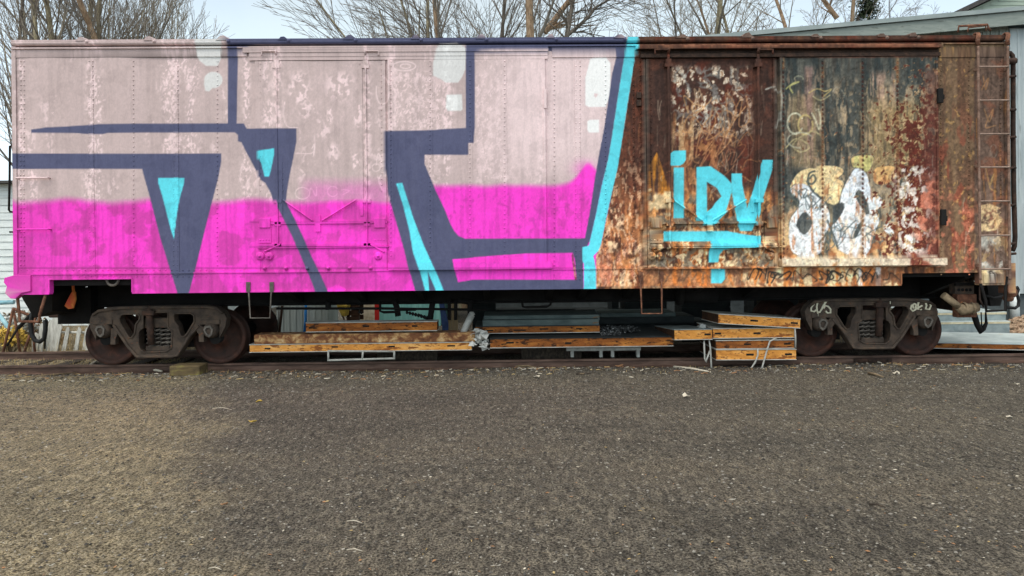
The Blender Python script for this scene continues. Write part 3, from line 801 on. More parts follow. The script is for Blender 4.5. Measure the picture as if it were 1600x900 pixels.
# recess below the eave, eave roll, roof with its ribs
b = MB()
b.lbox(XL + .03, XR - .03, .09, .14, 4.80, 4.90)
b.build('eave_recess', M['paint'], car, paint=True)
ev = MB()
ev.tube([(XL, -.01, 4.885), (XR - .05, -.01, 4.885)], .042, 10, seg=.03)
ev.lbox(XL, XR - .05, -.05, .2, 4.90, 4.925)
ev.build('eave_rail', M['paint'], car, paint=True)
r = MB()
nx = 40
for k in range(nx):
    x0 = XL + .02 + (XR - XL - .06) * k / nx; x1 = XL + .02 + (XR - XL - .06) * (k + 1) / nx
    r.add([(x0, -.04, 4.93), (x1, -.04, 4.93), (x1, 1.58, 5.06), (x0, 1.58, 5.06), (x0, 3.2, 4.93), (x1, 3.2, 4.93)], [(0, 1, 2, 3), (3, 2, 5, 4)])
r.box(XL + .02, XR - .04, -.035, 3.19, 4.89, 4.926)
r.build('roof', M['roof'], car)
for px in (130, 235, 350, 444, 548, 650, 752, 860, 968, 1065, 1166, 1272, 1375, 1424):
    x = xw(px, 60); rr = random.Random(px)
    r = MB(); hw = rr.uniform(.06, .11); h = rr.uniform(.016, .045)
    r.add([(x - hw, -.06, 4.905), (x + hw, -.06, 4.905), (x + .02, -.07, 4.935 + h), (x - .03, -.07, 4.935 + h * .8),
           (x - hw * .6, 1.58, 5.065), (x + hw * .6, 1.58, 5.065), (x + .02, 1.58, 5.075 + h), (x - .03, 1.58, 5.075 + h)],
          [(0, 1, 2, 3), (1, 5, 6, 2), (2, 6, 7, 3), (3, 7, 4, 0), (4, 7, 6, 5)])
    r.lathe([(.0, -.02), (.025, -.012), (.035, .01), (.03, .03)], (x + .08, -.05, 4.895), 'y', 8)
    r.build('roof_rib', M['paint'] if px < 990 else M['roof'], car, paint=px < 990)

# door tracks and doors
for ox in P_OFF:
    xa, xb = xw((992 if ox == 0 else 990) + ox, 76), xw(1466 + ox, 76)
    dp = 1.0 if ox == 0 else .32
    t = MB(); t.lbox(xa, xb, -.115 * dp, -.003, 4.735, 4.797)
    t.lbox(xa, xb, -.125 * dp, -.115 * dp, 4.725, 4.775)
    t.build('door_track', M['paint'], car, paint=True, bevel=.006)
    t = MB(); t.lbox(xw(1000 + ox, 87), xw(1465 + ox, 87), -.075 * dp, -.003, 4.612, 4.665); t.lbox(xw(1000 + ox, 87), xw(1465 + ox, 87), -.03, -.003, 4.665, 4.735)
    t.build('door_header', M['rust_dark'] if ox == 0 else M['paint'], car, paint=ox != 0)
    t = MB(); ds = 1.0 if ox == 0 else .45; t.lbox(xw(1216 + ox, 410), xw(1472 + ox, 410), -.115 * ds, -.003, 1.49, 1.575); t.lbox(xw(1216 + ox, 410), xw(1472 + ox, 410), -.13 * ds, -.115 * ds, 1.485, 1.60)
    t.grid(xw(1216 + ox, 410) + .004, xw(1472 + ox, 410) - .004, 1.488, 1.597, -.133 * ds, .0125)
    t.build('door_sill', M['paint'], car, paint=True)
    # plug door
    d = MB(); a, b_, c, e = xw(1010 + ox), xw(1213 + ox), 1.478, 4.60
    d.grid(a, b_, c, e, lambda x, z: warp(x, z) - .014, .0125)
    for x0, x1 in ((a, a + .05), (b_ - .05, b_)): d.lbox(x0, x1, -.036 if ox == 0 else -.021, .02, c, e)
    for px in (1048, 1174):
        d.grid(xw(px - 3 + ox), xw(px + 3 + ox), 2.3, 4.5, -.026, .0125)
    for px in (1017, 1206, 1052, 1172):
        k = 100
        while k < 300: p = at(px + ox, k, 0); d.dome(p[0], -.020, p[2], .011); k += 9
    for k in range(6):
        p = at(1024 + ox + k * 33, 419, 0); d.lathe([(0, -.02), (.02, -.015), (.028, 0), (.028, .05)], (p[0], -.04, p[2]), 'y', 8)
    pd = d.build('plug_door', M['paint'], car, paint=True)
    for px, hx in ((1043.5, 1022), (1182.5, 1203.5)):
        q = MB(); x = xw(px + ox)
        q.tube([(x, -.095 if ox == 0 else -.030, zw(82, px + ox)), (x, -.095 if ox == 0 else -.030, zw(388, px + ox))], .021 if ox == 0 else .012, 8, seg=.018)
        for py, s in ((104, .055), (98, .04), (314, .06), (350, .045), (383, .05)):
            z = zw(py, px + ox); q.lbox(x - s, x + s, -.115 if ox == 0 else -.034, -.012, z - .028, z + .028)
        q.build('lock_rod', M['paint'], pd, paint=True)
        q = MB(); z = zw(81.5, px + ox); x2 = xw(hx + ox)
        yk = -.14 if ox == 0 else -.06
        q.tube([(x, yk, z), (x2, yk, z), (x2, yk, z - .07)], .013 if ox == 0 else .009, 7, seg=.02)
        q.tube([(x, yk, z + .02), (x, yk * .7, z - .05)], .02 if ox == 0 else .013, 7)
        q.build('rod_crank', M['paint'], pd, paint=True)
    q = MB()
    for py, hh in ((348, .016), (382.5, .02)):
        z = zw(py, 1110 + ox); q.lbox(xw(1014 + ox), xw(1214 + ox), -.075 if ox == 0 else -.034, -.012, z - hh, z + hh)
    z = zw(386, 1110 + ox); q.lbox(xw(1012 + ox), xw(1216 + ox), -.095 if ox == 0 else -.042, -.012, z - .012, z + .005)
    for p0, p1 in (((1051, 312), (1098, 345)), ((1112, 345), (1166, 312)), ((1022, 393), (1047, 382)), ((1188, 382), (1210, 394))):
        A = at(p0[0] + ox, p0[1], -.05); B = at(p1[0] + ox, p1[1], -.05)
        q.tube([(A[0], -.06 if ox == 0 else -.036, A[2]), (B[0], -.06 if ox == 0 else -.036, B[2])], .018 if ox == 0 else .012, 6, seg=.02)
    cz = zw(343, 1106 + ox); q.lbox(xw(1102 + ox), xw(1110 + ox), -.08 if ox == 0 else -.036, -.012, cz - .18, cz + .06)
    q.build('locking_bar', M['paint'], pd, paint=True)
    for px in (1024, 1203):
        kq = 1.0 if ox == 0 else .55
        q = MB(); q.lbox(xw(px - 11 + ox), xw(px + 9 + ox), -.055 * kq, -.012, zw(380, px + ox), zw(351, px + ox))
        q.lbox(xw(px - 9 + ox), xw(px + 8 + ox), -.085 * kq, -.012, zw(356, px + ox), zw(341, px + ox))
        for k in range(4): q.dome(xw(px - 8 + k * 4.6 + ox), -.057 * kq, zw(375, px + ox), .012)
        q.build('roller_bracket', M['paint'], pd, paint=True, bevel=.006)
    for px in (1017, 1031, 1201):
        q = MB(); p = at(px + ox, 400, 0)
        q.lathe([(0, -.03), (.04, -.03), (.06, -.02), (.062, .03), (.05, .04)], (p[0], -.06 if ox == 0 else -.02, p[2]), 'y', 14)
        q.lathe([(0, -.02), (.02, -.015), (.022, .01)], (p[0], -.09 if ox == 0 else -.05, p[2]), 'y', 8)
        q.build('roller', M['paint'], pd, paint=True)
    # sliding door
    d = MB(); a, b_, c, e = xw(1217 + ox), xw(1462 + ox), 1.60, 4.605
    d.grid(a, b_, c, e, lambda x, z: warp(x, z) - (.058 if ox == 0 else .030), .0125)
    for x0, x1 in ((a, a + .03), (b_ - .03, b_)): d.lbox(x0, x1, -.078 if ox == 0 else -.040, .02, c, e)
    d.lbox(a, b_, -.072 if ox == 0 else -.037, .02, c - .02, c + .05)
    for px in (1221, 1282, 1344, 1398):
        d.grid(xw(px - 4 + ox), xw(px + 4 + ox), c + .06, e, lambda x, z: warp(x, z) - (.064 if ox == 0 else .034), .0125)
        k = 97
        while k < 400: p = at(px + ox, k, 0); d.dome(p[0], (-.064 if ox == 0 else -.034) + float(warp(p[0], p[2])), p[2], .0125); k += 7.2
    sd = d.build('sliding_door', M['paint'], car, paint=True)
    if ox == 0:
        for py, s in ((152, .11), (340, .12)):
            q = MB(); z = zw(py, 1464); x = xw(1464 + (3 if py > 200 else 0)); q.box(x - .05, x + .03, -.13, -.079, z - s, z + s); q.box(x - .02, x + .06, -.11, -.02, z - s * .5, z + s * .2)
            q.build('hasp', M['black'], sd, bevel=.01)
    else:
        q = MB(); q.lbox(xw(1460 + ox), xw(1464 + ox), -.06, -.041, zw(170, 850), zw(140, 850)); q.build('hasp', M['paint'], sd, paint=True)
# hinge plates beside the plug door
for py in (150, 162):
    h = MB(); z = zw(py, 998); h.box(xw(995), xw(1002), -.06, -.004, z - .045, z + .045); h.build('hinge', M['rust_dark'], car, bevel=.006)
h = MB(); h.lbox(xw(1003), xw(1009), -.03, -.003, 1.49, 4.6); h.tube([(xw(1001), -.05, zw(320, 1001)), (xw(1001), -.05, zw(360, 1001))], .03, 8, seg=.03)
h.build('door_post', M['paint'], car, paint=True)

# ladder and grab irons
lad = empty('ladder', (xw(1546), -.08, 1.2), parent=car)
for px in (1523.5, 1569.5):
    s_ = MB(); x = xw(px)
    s_.lbox(x - .02, x + .02, -.10, -.075, zw(66, px), zw(64, px))
    s_.tube([(x, -.09, zw(437, px)), (x, -.09, zw(75, px))], .02, 6, seg=.03)
    for py in (110, 260, 415): z = zw(py, px); s_.box(x - .02, x + .02, -.085, -.02, z - .02, z + .02)
    s_.build('stile', M['stile'], lad)
    s_ = MB(); pr = []
    for a in np.linspace(-10, 150, 9): pr.append((x + .03 * math.sin(math.radians(a)), -.02 - .07 * math.cos(math.radians(a)), 4.86 + .10 * math.sin(math.radians(a))))
    for o_ in (-.02, 0, .02): s_.tube([(p[0] + o_, p[1], p[2]) for p in [(x, -.095, 4.76)] + pr], .014, 6)
    s_.build('strap', M['rust'], lad)
for py in (107, 159, 211, 262.5, 315, 368, 420):
    s_ = MB(); z = zw(py, 1546); s_.tube([(xw(1523.5), -.105, z), (xw(1569.5), -.105, z)], .0135, 7, seg=.03)
    s_.build('rung', M['rung'], lad)
for py in (278.5, 358.5):
    s_ = MB(); x0, x1, z = xw(30), xw(79), zw(py, 55)
    s_.tube([(x0, 0, z), (x0, -.07, z), (x1, -.07, z), (x1, 0, z)], .012, 7, seg=.02); s_.build('grab_iron', M['paint'], car, paint=True)
s_ = MB()
for P in ([(22, 227), (15.5, 228), (15, 280), (14, 328), (16, 331), (21, 331)],):
    s_.tube([at(px, py, .4) for px, py in P], .016, 6)
s_.tube([at(15, 362.5, .4), at(24, 362.5, .4)], .014, 6)
s_.build('grab_iron', M['black'], car)
# roof hand hold at the right end
s_ = MB()
s_.tube([at(1497, 50, .7), at(1498, 41, .7), at(1543, 38.5, .7), at(1544, 43, .7), at(1548, 48, .7)], .018, 6)
s_.build('roof_hand_hold', M['rust'], car)
s_ = MB(); s_.tube([at(1512, 50, 1.1), at(1513, 43, 1.1), at(1540, 40, 1.1), at(1541, 48, 1.1)], .014, 6); s_.build('roof_hand_hold', M['rust'], car)
# brake pipe on the right end
s_ = MB()
P = [(1573, 82), (1578, 82.5), (1582, 87), (1583, 95), (1583, 200), (1584, 300), (1586, 370), (1585, 385), (1582, 392)]
s_.tube([at(px, py, .35) for px, py in P], .034, 8)
s_.build('brake_pipe', M['rust_dark'], car)
for py in (95, 119, 171, 214, 262, 320, 380, 396):
    s_ = MB(); A = at(1573, py + 1.5, .3); B = at(1587, py, .3); s_.tube([A, B], .022 if py != 95 else .05, 6); s_.build('pipe_clamp', M['rust_dark'], car)

# stirrup steps
def stirrup(P, Y, mat=M['rust'], r=.014, wide=True):
    s = MB(); s.tube([at(px, py, Y) for px, py in P], r, 7)
    if wide:
        for (px, py) in (P[0], P[-1]):
            A = at(px, py - 6, Y); B = at(px, py + 4, Y); s.box(A[0] - .03, A[0] + .03, Y - .012, Y + .012, B[2], A[2] + .05)
    s.build('stirrup_step', mat, car)
stirrup([(388, 452), (389, 462), (391, 497), (422, 497), (423.5, 462), (424.5, 452)], -.01, M['spring'], .012)
stirrup([(1001, 436), (1001.5, 455), (1002.5, 490), (1034.5, 490), (1034, 455), (1033.5, 436)], -.02)
stirrup([(27, 460), (29, 480), (31, 502), (61, 503), (62, 492), (72, 458)], .02, M['rust'], .022, False)
stirrup([(1532, 443), (1534, 450), (1540, 470), (1541, 486), (1571, 485), (1571, 445), (1573, 432)], -.02, M['black'], .022, False)
stirrup([(1537, 449), (1531, 448), (1531, 468), (1537, 480)], .02, M['rust_dark'], .014, False)

# loops under the skirt cut-outs
for px, py in ((176, 436), (1402, 421)):
    s = MB(); c = at(px, py, .05); s.tube([(c[0] + .085 * math.cos(math.radians(a)), .05, c[2] + .085 * math.sin(math.radians(a)) - .01) for a in range(-180, 1, 20)], .02, 8)
    for sx in (-1, 1): s.box(c[0] + sx * .085 - .03, c[0] + sx * .085 + .06, .03, .07, c[2] - .01, c[2] + .03)
    s.build('towing_loop', M['spring'], car)

# underframe
u = MB(); u.box(XL + .3, XR - .3, 1.30, 1.33, .90, 1.378); u.box(XL + .3, XR - .3, 1.83, 1.86, .90, 1.378); u.box(XL + .3, XR - .3, 1.20, 1.96, .88, .899)
u.build('centre_sill', M['black'], car)
for px in (100, 455, 560, 655, 760, 860, 912, 985, 1090, 1180, 1470):
    u = MB(); x = float(at(px, 460, .8)[0])
    u.add([(x - .05, .12, 1.28), (x + .05, .12, 1.28), (x + .05, 1.29, .92), (x - .05, 1.29, .92), (x - .05, .12, 1.378), (x + .05, .12, 1.378), (x + .05, 1.29, 1.378), (x - .05, 1.29, 1.378)],
          [(0, 1, 5, 4), (1, 2, 6, 5), (3, 2, 1, 0), (3, 0, 4, 7)])
    u.add([(x - .05, 3.0, 1.28), (x + .05, 3.0, 1.28), (x + .05, 1.87, .92), (x - .05, 1.87, .92), (x - .05, 3.0, 1.378), (x + .05, 3.0, 1.378), (x + .05, 1.87, 1.378), (x - .05, 1.87, 1.378)],
          [(4, 5, 1, 0), (5, 6, 2, 1), (0, 1, 2, 3), (7, 4, 0, 3)])
    u.build('cross_bearer', M['black'], car)
u = MB()
u.tube([at(432, 482, 1.1), at(596, 482, 1.1), at(760, 484, 1.1)], .022, 6)
u.build('brake_rod', M['black'], car)
u = MB(); u.tube([at(594, 470, 1.05), at(594, 486, 1.05), at(600, 488, 1.05), at(625, 487, 1.05)], .022, 6); u.build('brake_hanger', M['black'], car)
u = MB()
for P, rr in (([(616, 470), (620, 480), (622, 494)], .05), ([(625, 484), (650, 484)], .02), ([(655, 492), (665, 497)], .02), ([(665, 497), (676, 497)], .03), ([(676, 472), (672, 500)], .05),
              ([(512, 470), (513, 484)], .05), ([(560, 488), (566, 489)], .02), ([(702, 468), (702, 500)], .03), ([(712, 470), (712, 500)], .03), ([(716, 470), (735, 473)], .04), ([(735, 470), (735, 495)], .05)):
    u = MB(); u.tube([at(px, py, 1.15) for px, py in P], rr, 7); u.build('brake_hanger', M['black'], car)
u = MB()
for k in range(8): c = at(636 + k * 4.5, 488 + k * 1.2, 1.15); u.lathe([(.018, -.022), (.036, 0), (.018, .022)], c, 'x', 8)
u.build('brake_chain', M['black'], car)
u = MB()
u.tube([at(815, 468, 1.0), at(817, 479, 1.0), at(822, 480, 1.0), at(855, 479, 1.0), at(860, 476, 1.0), at(861, 468, 1.0)], .02, 6)
u.build('hanger_bracket', M['black'], car)
cy = MB(); c = at(1090, 462, 1.0); cy.lathe([(0, -.3), (.16, -.3), (.16, .3), (0, .32)], (c[0], 1.0, 1.03), 'x', 20); cy.lathe([(.0, -.35), (.2, -.34), (.2, -.26), (0, -.25)], (c[0], 1.0, 1.03), 'x', 20)
cy.build('brake_cylinder', M['black'], car)

# right end: draft gear, uncoupling lever, hoses
g = MB(); A = at(1492, 431, .40); B = at(1522, 459, .40)
g.box(A[0], B[0], .40, .55, B[2], A[2]); g.build('striker_plate', M['truck'], car)
g = MB()
for py in (437, 453):
    for k in range(4): c = at(1498 + k * 6, py, .40); g.dome(c[0], .398, c[2], .028)
c0 = at(1492, 442, .38); c1 = at(1521, 446, .38); g.box(c0[0], c1[0], .36, .399, c1[2], c0[2])
g.build('bolt_row', M['black'], car)
g = MB(); A = at(1496, 460, .34); B = at(1527, 496, .34); g.box(A[0], B[0], .34, .48, B[2], A[2])
g.build('draft_box', M['rust'], car, bevel=.015)
g = MB(); g.tube([at(1474, 461, .26), at(1499, 480, .26)], .055, 10); g.tube([at(1497, 479, .26), at(1504, 484, .26), at(1510, 483, .26), at(1527, 480, .26)], [.06, .085, .085, .07], 10)
for px in (1507, 1519): c = at(px, 482, .26); g.lathe([(.09, -.02), (.1, 0), (.09, .02)], c, 'x', 12)
g.build('drain_pipe', M['pipe'], car)
g = MB(); g.tube([at(1521, 490, .9), at(1527, 508, .9), at(1533, 518, .9), at(1536, 514, .9), at(1541, 505, .9), at(1540, 488, .9)], [.05, .045, .05, .04, .025, .012], 7)
g.tube([at(1533, 488, .92), at(1534, 512, .92)], .010, 6)
g.build('uncoupling_lever', M['black'], car)
for xs, sg in ((XR, 1), (XL, -1)):
    g = MB(); g.box(xs, xs + sg * .28, 1.48, 1.68, .76, .96); g.box(xs + sg * .2, xs + sg * .42, 1.40, 1.76, .70, 1.02); g.box(xs + sg * .42, xs + sg * .56, 1.44, 1.56, .72, 1.0)
    g.box(xs - sg * .02, xs + sg * .06, 1.2, 1.96, .66, 1.16)
    g.build('coupler', M['rust_dark'], car, bevel=.02)
g = MB(); g.tube([at(1578, 452, .5), at(1590, 449, .5), at(1591, 452, .5), at(1589, 459, .5), at(1592, 470, .5), at(1591, 478, .5), at(1586, 481.5, .5), at(1572, 480, .5)], .024, 8)
g.build('air_hose', M['rubber'], car)
g = MB(); g.tube([at(1538, 461, .4), at(1553, 466, .4), at(1572, 462, .4)], .02, 8); g.build('air_hose', M['rubber'], car)
g = MB(); c = at(1580, 457, .1); g.lathe([(0, -.05), (.05, -.05), (.085, -.02), (.085, .06), (.06, .1)], c, 'y', 12); g.lathe([(0, -.04), (.05, -.02), (.05, .1)], (c[0] - .02, c[1], c[2] - .09), 'y', 10)
g.build('poling_pocket', M['rust'], car)
g = MB(); A = at(1542, 444, .5); B = at(1568, 478, .5); g.add([(A[0], .5, A[2]), (B[0] + .05, .5, A[2]), (B[0] - .05, .5, B[2]), (A[0] + .06, .5, B[2]), (A[0], 1.4, A[2]), (B[0] + .05, 1.4, A[2]), (B[0] - .05, 1.4, B[2]), (A[0] + .06, 1.4, B[2])], [(3, 2, 1, 0), (1, 2, 6, 5), (2, 3, 7, 6), (3, 0, 4, 7)])
g.build('coupler_carrier', M['black'], car)
# left end
g = MB(); P = [(60, 474), (52, 486), (47.5, 505), (49, 522), (55, 532), (62, 534), (69, 529), (71, 515), (71, 500)]
g.tube([at(px, py, .75) for px, py in P], .034, 9); g.build('air_hose', M['rubber'], car)
g = MB(); g.tube([at(72, 498, .8), at(71, 515, .8), at(70, 545, .8)], .014, 5)
g.build('safety_chain', M['black'], car)
g = MB(); g.tube([at(62, 474, .9), at(50, 490, .9), at(28, 513, .9)], .03, 7); g.tube([at(28, 513, .9), at(11, 540, .9)], .018, 7); g.build('uncoupling_lever', M['black'], car)
g = MB(); A = at(30, 458, .35); B = at(82, 498, .35)
g.add([(A[0], .35, A[2]), (B[0], .35, A[2]), (B[0] - .1, .5, B[2] + .1), (A[0] + .12, .5, B[2]), (A[0], 1.4, A[2]), (B[0], 1.4, A[2]), (B[0] - .1, 1.3, B[2]), (A[0] + .12, 1.3, B[2])], [(3, 2, 1, 0), (1, 2, 6, 5), (2, 3, 7, 6), (3, 0, 4, 7)])
g.build('draft_box', M['black'], car)
g = MB(); A = at(90, 470, 1.1); B = at(142, 506, 1.1); g.box(A[0], B[0], 1.1, 1.5, B[2], A[2] + .2)
g.build('draft_gear', M['black'], car)
# red and amber strip hanging at the left end
M['flag'] = surf('red_amber_strip', [(.35, rgb(206, 60, 66)), (.5, rgb(206, 112, 60)), (.65, rgb(226, 170, 84))], 5, stretch=(1, 1, .6), bump=.2)
g = MB(); P = [(112, 455), (117, 456), (118, 468), (114, 482), (106, 483), (100, 478), (105, 468)]
g.prism([(at(px, py, .6)[0], at(px, py, .6)[2]) for px, py in P], .6, .64); g.tube([at(114, 445, .62), at(115, 457, .62)], .025, 6)
g.build('marker_strip', M['flag'], car, bevel=.01)

# ------------------------------------------------------------------ trucks
FR_OUT = [(154, 531.7), (144.7, 511.7), (144, 501), (147.3, 491.7), (156.7, 485), (172.7, 480.3), (196.7, 479), (270, 477.7), (330, 477), (346, 479.7), (356.7, 487.7), (361.3, 497), (359.3, 510.3), (355.3, 518.3), (350, 527.7),
          (350, 502.3), (348.7, 500.3), (328.7, 500.3), (322, 503.7), (315.3, 515.7), (303.3, 526.3), (283.3, 557), (272.7, 558.3), (223.3, 557.7), (216.7, 557), (204.7, 542.3), (192.7, 523.7), (183.3, 510.3), (175.3, 505), (156.5, 504.3)]
FR_H = [[(194, 492.3), (199.3, 490.3), (220.7, 490.3), (224, 494.3), (223.3, 499.7), (218, 506.3), (216, 521), (211.3, 527.7), (206.7, 527.7), (192.7, 505), (190.7, 498.3)],
        [(278.7, 489.7), (304.7, 489), (310, 493), (310.7, 502.3), (299.3, 521), (294, 526.3), (288.7, 525), (286, 518.3), (284, 509), (278, 501), (277.3, 494.3)],
        [(229, 488.5), (268.5, 487.7), (269, 512), (274, 516), (275.5, 520), (274, 544), (266, 549), (230, 550.5), (224, 545), (222, 538), (222, 519), (226, 514), (229, 513)]]
FC = at(252.5, 517, .52)
def frm(p, Y=.52):
    q = at(p[0], p[1], Y); return float(q[0] - FC[0]) * .985, float(q[2]) + .0095 * 0

def rim(mb, pts, Y0, Y1, wdt):
    """raised flange along an outline"""
    n = len(pts); cx = sum(p[0] for p in pts) / n; cz = sum(p[1] for p in pts) / n
    mb.tube([(p[0], (Y0 + Y1) / 2, p[1]) for p in pts] + [(pts[0][0], (Y0 + Y1) / 2, pts[0][1])], wdt, 6)

CHALK = {  # marks on the right hand frame, photo positions
    'a': [[(1272, 474.5), (1267.7, 479.7), (1267, 485.7), (1272, 487), (1275, 484)], [(1289.5, 471.5), (1283.5, 470), (1277.5, 472), (1276, 479), (1276.7, 486.5), (1280.5, 488), (1283.5, 483.5), (1286.5, 477.5), (1291.7, 470)],
          [(1286.5, 482), (1289.5, 477.5), (1294, 479), (1297.7, 483.5), (1297.7, 488.7), (1292.5, 489.5), (1290, 485.7)], [(1277.5, 488), (1277.5, 494)]],
    'b': [[(1429.7, 474.5), (1423.7, 477.5), (1422.7, 482.7), (1426, 486), (1430.5, 483.5), (1431, 477.5), (1429.7, 474.5)], [(1426, 477.5), (1427.5, 482)], [(1436.5, 468.5), (1434, 476), (1435, 484)], [(1431, 482.7), (1441, 477.5)], [(1438.7, 483), (1439.2, 484.5)],
          [(1446, 473), (1451.5, 472), (1454.5, 477.5), (1452, 483.5), (1446, 482.7), (1447.7, 477.5), (1446, 473)]]}

def truck(xc, mir, marks):
    t = empty('truck', (xc, CARY, .42), parent=car)
    s = -1 if mir else 1
    for side in (0, 1):
        def yy(a): return a if side == 0 else 2 * CARY - a
        fm = MB()
        f = lambda p: (xc + s * frm(p)[0], frm(p)[1])
        out = [f(p) for p in FR_OUT]; hl = [[f(p) for p in h] for h in FR_H]
        ya, yb = (.52, .70) if side == 0 else (yy(.70), yy(.52))
        fm.prism(out, ya, yb, hl)
        for h in hl[:2]: rim(fm, h, yy(.515), yy(.515), .016)
        rim(fm, hl[2], yy(.515), yy(.515), .014)
        # bottom flange and diagonal ribs
        for P in ([(183.3, 508), (206, 541), (219, 556), (222, 557), (276, 556.5), (284, 555), (303, 525), (318, 509)], [(150, 492), (160, 485.5), (197, 481), (330, 479.5), (346, 482), (355, 489)]):
            fm.tube([(f(p)[0], yy(.505), f(p)[1]) for p in P], .024, 6)
        for pc in ([(179, 513), (187, 512), (190, 520), (186, 530), (186, 538), (178, 538)], [(313, 515), (321, 508), (326, 512), (326, 534), (318, 534), (318, 522)]):
            q = [f(p) for p in pc]
            if mir: q = q[::-1]
            fm.prism(q, *((.50, .60) if side == 0 else (yy(.60), yy(.50))))
        mats = [M['truck'], M['chalk']]
        if side == 0 and marks:
            for k in marks:
                for st in marks[k]:
                    fm.tube([(float(at(px, py, .515)[0]), .514, float(at(px, py, .515)[2])) for px, py in st], .0155, 6, m=1)
            fm.tube([at(1391, 468, .512), at(1391, 475, .512)], .008, 5, m=1)
        fm.build('side_frame', mats, t, bevel=.008)
        for px in (165.5, 336):
            x, z = f((px, 516)); q = MB(); yo = yy(.50); h = -1 if side == 0 else 1
            q.lathe([(0, h * .05), (.07, h * .05), (.10, h * .03), (.115, 0), (.125, -h * .05), (.125, -h * .2)], (x, yo, z), 'y', 20)
            q.build('bearing', M['truck'], t)
            q = MB(); tri = [(x - .075, z + .02), (x - .05, z + .07), (x + .03, z + .085), (x + .075, z + .03), (x + .06, z - .06), (x + .01, z - .10), (x - .03, z - .07)]
            tri2 = [((a - x) * .62 + x, (b_ - z) * .62 + z) for a, b_ in tri]
            if mir: tri = [(2 * x - a, b_) for a, b_ in tri][::-1]; tri2 = [(2 * x - a, b_) for a, b_ in tri2][::-1]
            ys = sorted((yo + h * .048, yo + h * .075))
            q.prism(tri, ys[0], ys[1], [tri2]); q.build('bearing_cap', M['spring'], t)
            q = MB(); ys = sorted((yo - h * .0, yo - h * .2)); q.box(x - .15, x + .15, ys[0], ys[1], z + .09, z + .165); q.build('bearing_adapter', M['truck'], t, bevel=.01)
        # coil springs, friction wedge post
        for px, rr in ((237, .055), (247, .06), (259, .06), (267, .05)):
            x, z0 = f((px, 547)); z1 = f((px, 512))[1]; q = MB()
            N = 66; q.tube([(x + rr * math.cos(i / N * 5.5 * 2 * math.pi), yy(.62) + rr * math.sin(i / N * 5.5 * 2 * math.pi), z0 + (z1 - z0) * i / N) for i in range(N + 1)], .015, 6)
            q.build('spring', M['spring'], t)
        q = MB(); xa, zb = f((232, 549)); xb, za = f((270, 541)); q.box(xa, xb, yy(.54), yy(.70), zb, za); q.build('spring_seat', M['truck'], t, bevel=.012); q = MB(); xa, zb = f((229, 513)); xb, za = f((269, 497)); q.box(xa, xb, yy(.56), yy(.72), zb, za)
        q.build('bolster_end', M['truck'], t, bevel=.012)
        q = MB(); x, z0 = f((243, 538)); x2, z1 = f((240, 493)); q.tube([(x, yy(.50), z0), (x2, yy(.50), z1)], .052, 10); c = f((240, 490)); q.box(c[0] - .09, c[0] + .09, yy(.45), yy(.56), c[1] - .02, c[1] + .05)
        q.lathe([(.05, 0), (.05, .03), (.025, .035), (.025, .07), (0, .08)], (c[0], yy(.5), c[1] + .05), 'z', 10); q.build('snubber', M['rust_dark'], t)
    q = MB(); q.box(xc - .18, xc + .18, .74, 2 * CARY - .74, .46, .72); q.lathe([(0, .3), (.2, .3), (.2, 0)], (xc, CARY, .5), 'z', 20); q.build('bolster', M['black'], t)
    for sx in (-.85, .85):
        q = MB(); q.tube([(xc + sx, .6, .42), (xc + sx, 2 * CARY - .6, .42)], .085, 14); q.build('axle', M['black'], t)
        for side in (0, 1):
            q = MB(); y0 = .765 if side == 0 else 2 * CARY - .765; h = 1 if side == 0 else -1
            prof = [(0, -.02), (.11, -.02), (.125, 0), (.15, .035), (.22, .05), (.31, .045), (.345, .02), (.352, 0), (.412, 0), (.42, .01), (.424, .105), (.437, .115), (.450, .122), (.450, .142), (.43, .15), (.36, .15), (.33, .12), (.12, .13), (.11, .17), (0, .17)]
            q.lathe([(r_, h * k) for r_, k in prof], (xc + sx, y0, .42), 'y', 56)
            q.build('wheel', M['wheel'], t)
        q = MB(); xb = xc + sx * .42; q.box(xb - .03, xb + .03, .7, 2 * CARY - .7, .34, .46)
        for y0 in (.83, 2 * CARY - .83): q.box(xb - .03, xb + (.1 if sx > 0 else -.1), y0 - .05, y0 + .05, .27, .5)
        q.build('brake_beam', M['black'], t)
    return t
xt1 = (at(175.5, 520, .8)[0] + at(344.7, 520, .8)[0]) / 2; xt2 = (at(1268.5, 515, .8)[0] + at(1428, 515, .8)[0]) / 2
truck(float(xt1), False, None)
truck(float(xt2), True, CHALK)
# ------------------------------------------------------------------ ground
def gnoise(x, y):
    return (.010 * np.sin(x * 1.3 + .7 * np.sin(y * 1.1)) + .008 * np.sin(y * 2.1 + 1.7 * np.sin(x * .6)) + .006 * np.sin(x * 4.1 + y * 2.7))
def axis(a, b, step, far):
    k = [a - far * (.5 ** i) for i in range(0, 9)] ; m = list(np.arange(a, b, step)); e = [b + far * (.5 ** i) for i in range(8, -1, -1)]
    return np.array(k + m + e)
gx_, gy_ = axis(-14, 14, .14, 900), axis(-10, 8, .12, 900)
gX, gY = np.meshgrid(gx_, gy_)
gZ = GZ + np.where((np.abs(gX) < 20) & (np.abs(gY) < 14), gnoise(gX, gY), 0)
gZ = gZ + .03 * np.exp(-((gY - .35) / .25) ** 2) - .015 * np.exp(-((gY - 1.6) / .9) ** 2)
m, nt, bs = _nodes('trodden_gravel')
tc = nt.nodes.new('ShaderNodeTexCoord'); P_ = tc.outputs['Object']
f1 = _noise(nt, 60, 3, .66, P_); f2 = _noise(nt, .8, 5, .62, P_, dist=.6); f3 = _noise(nt, 7, 5, .65, P_); f4 = _noise(nt, 60, 2, .6, P_)
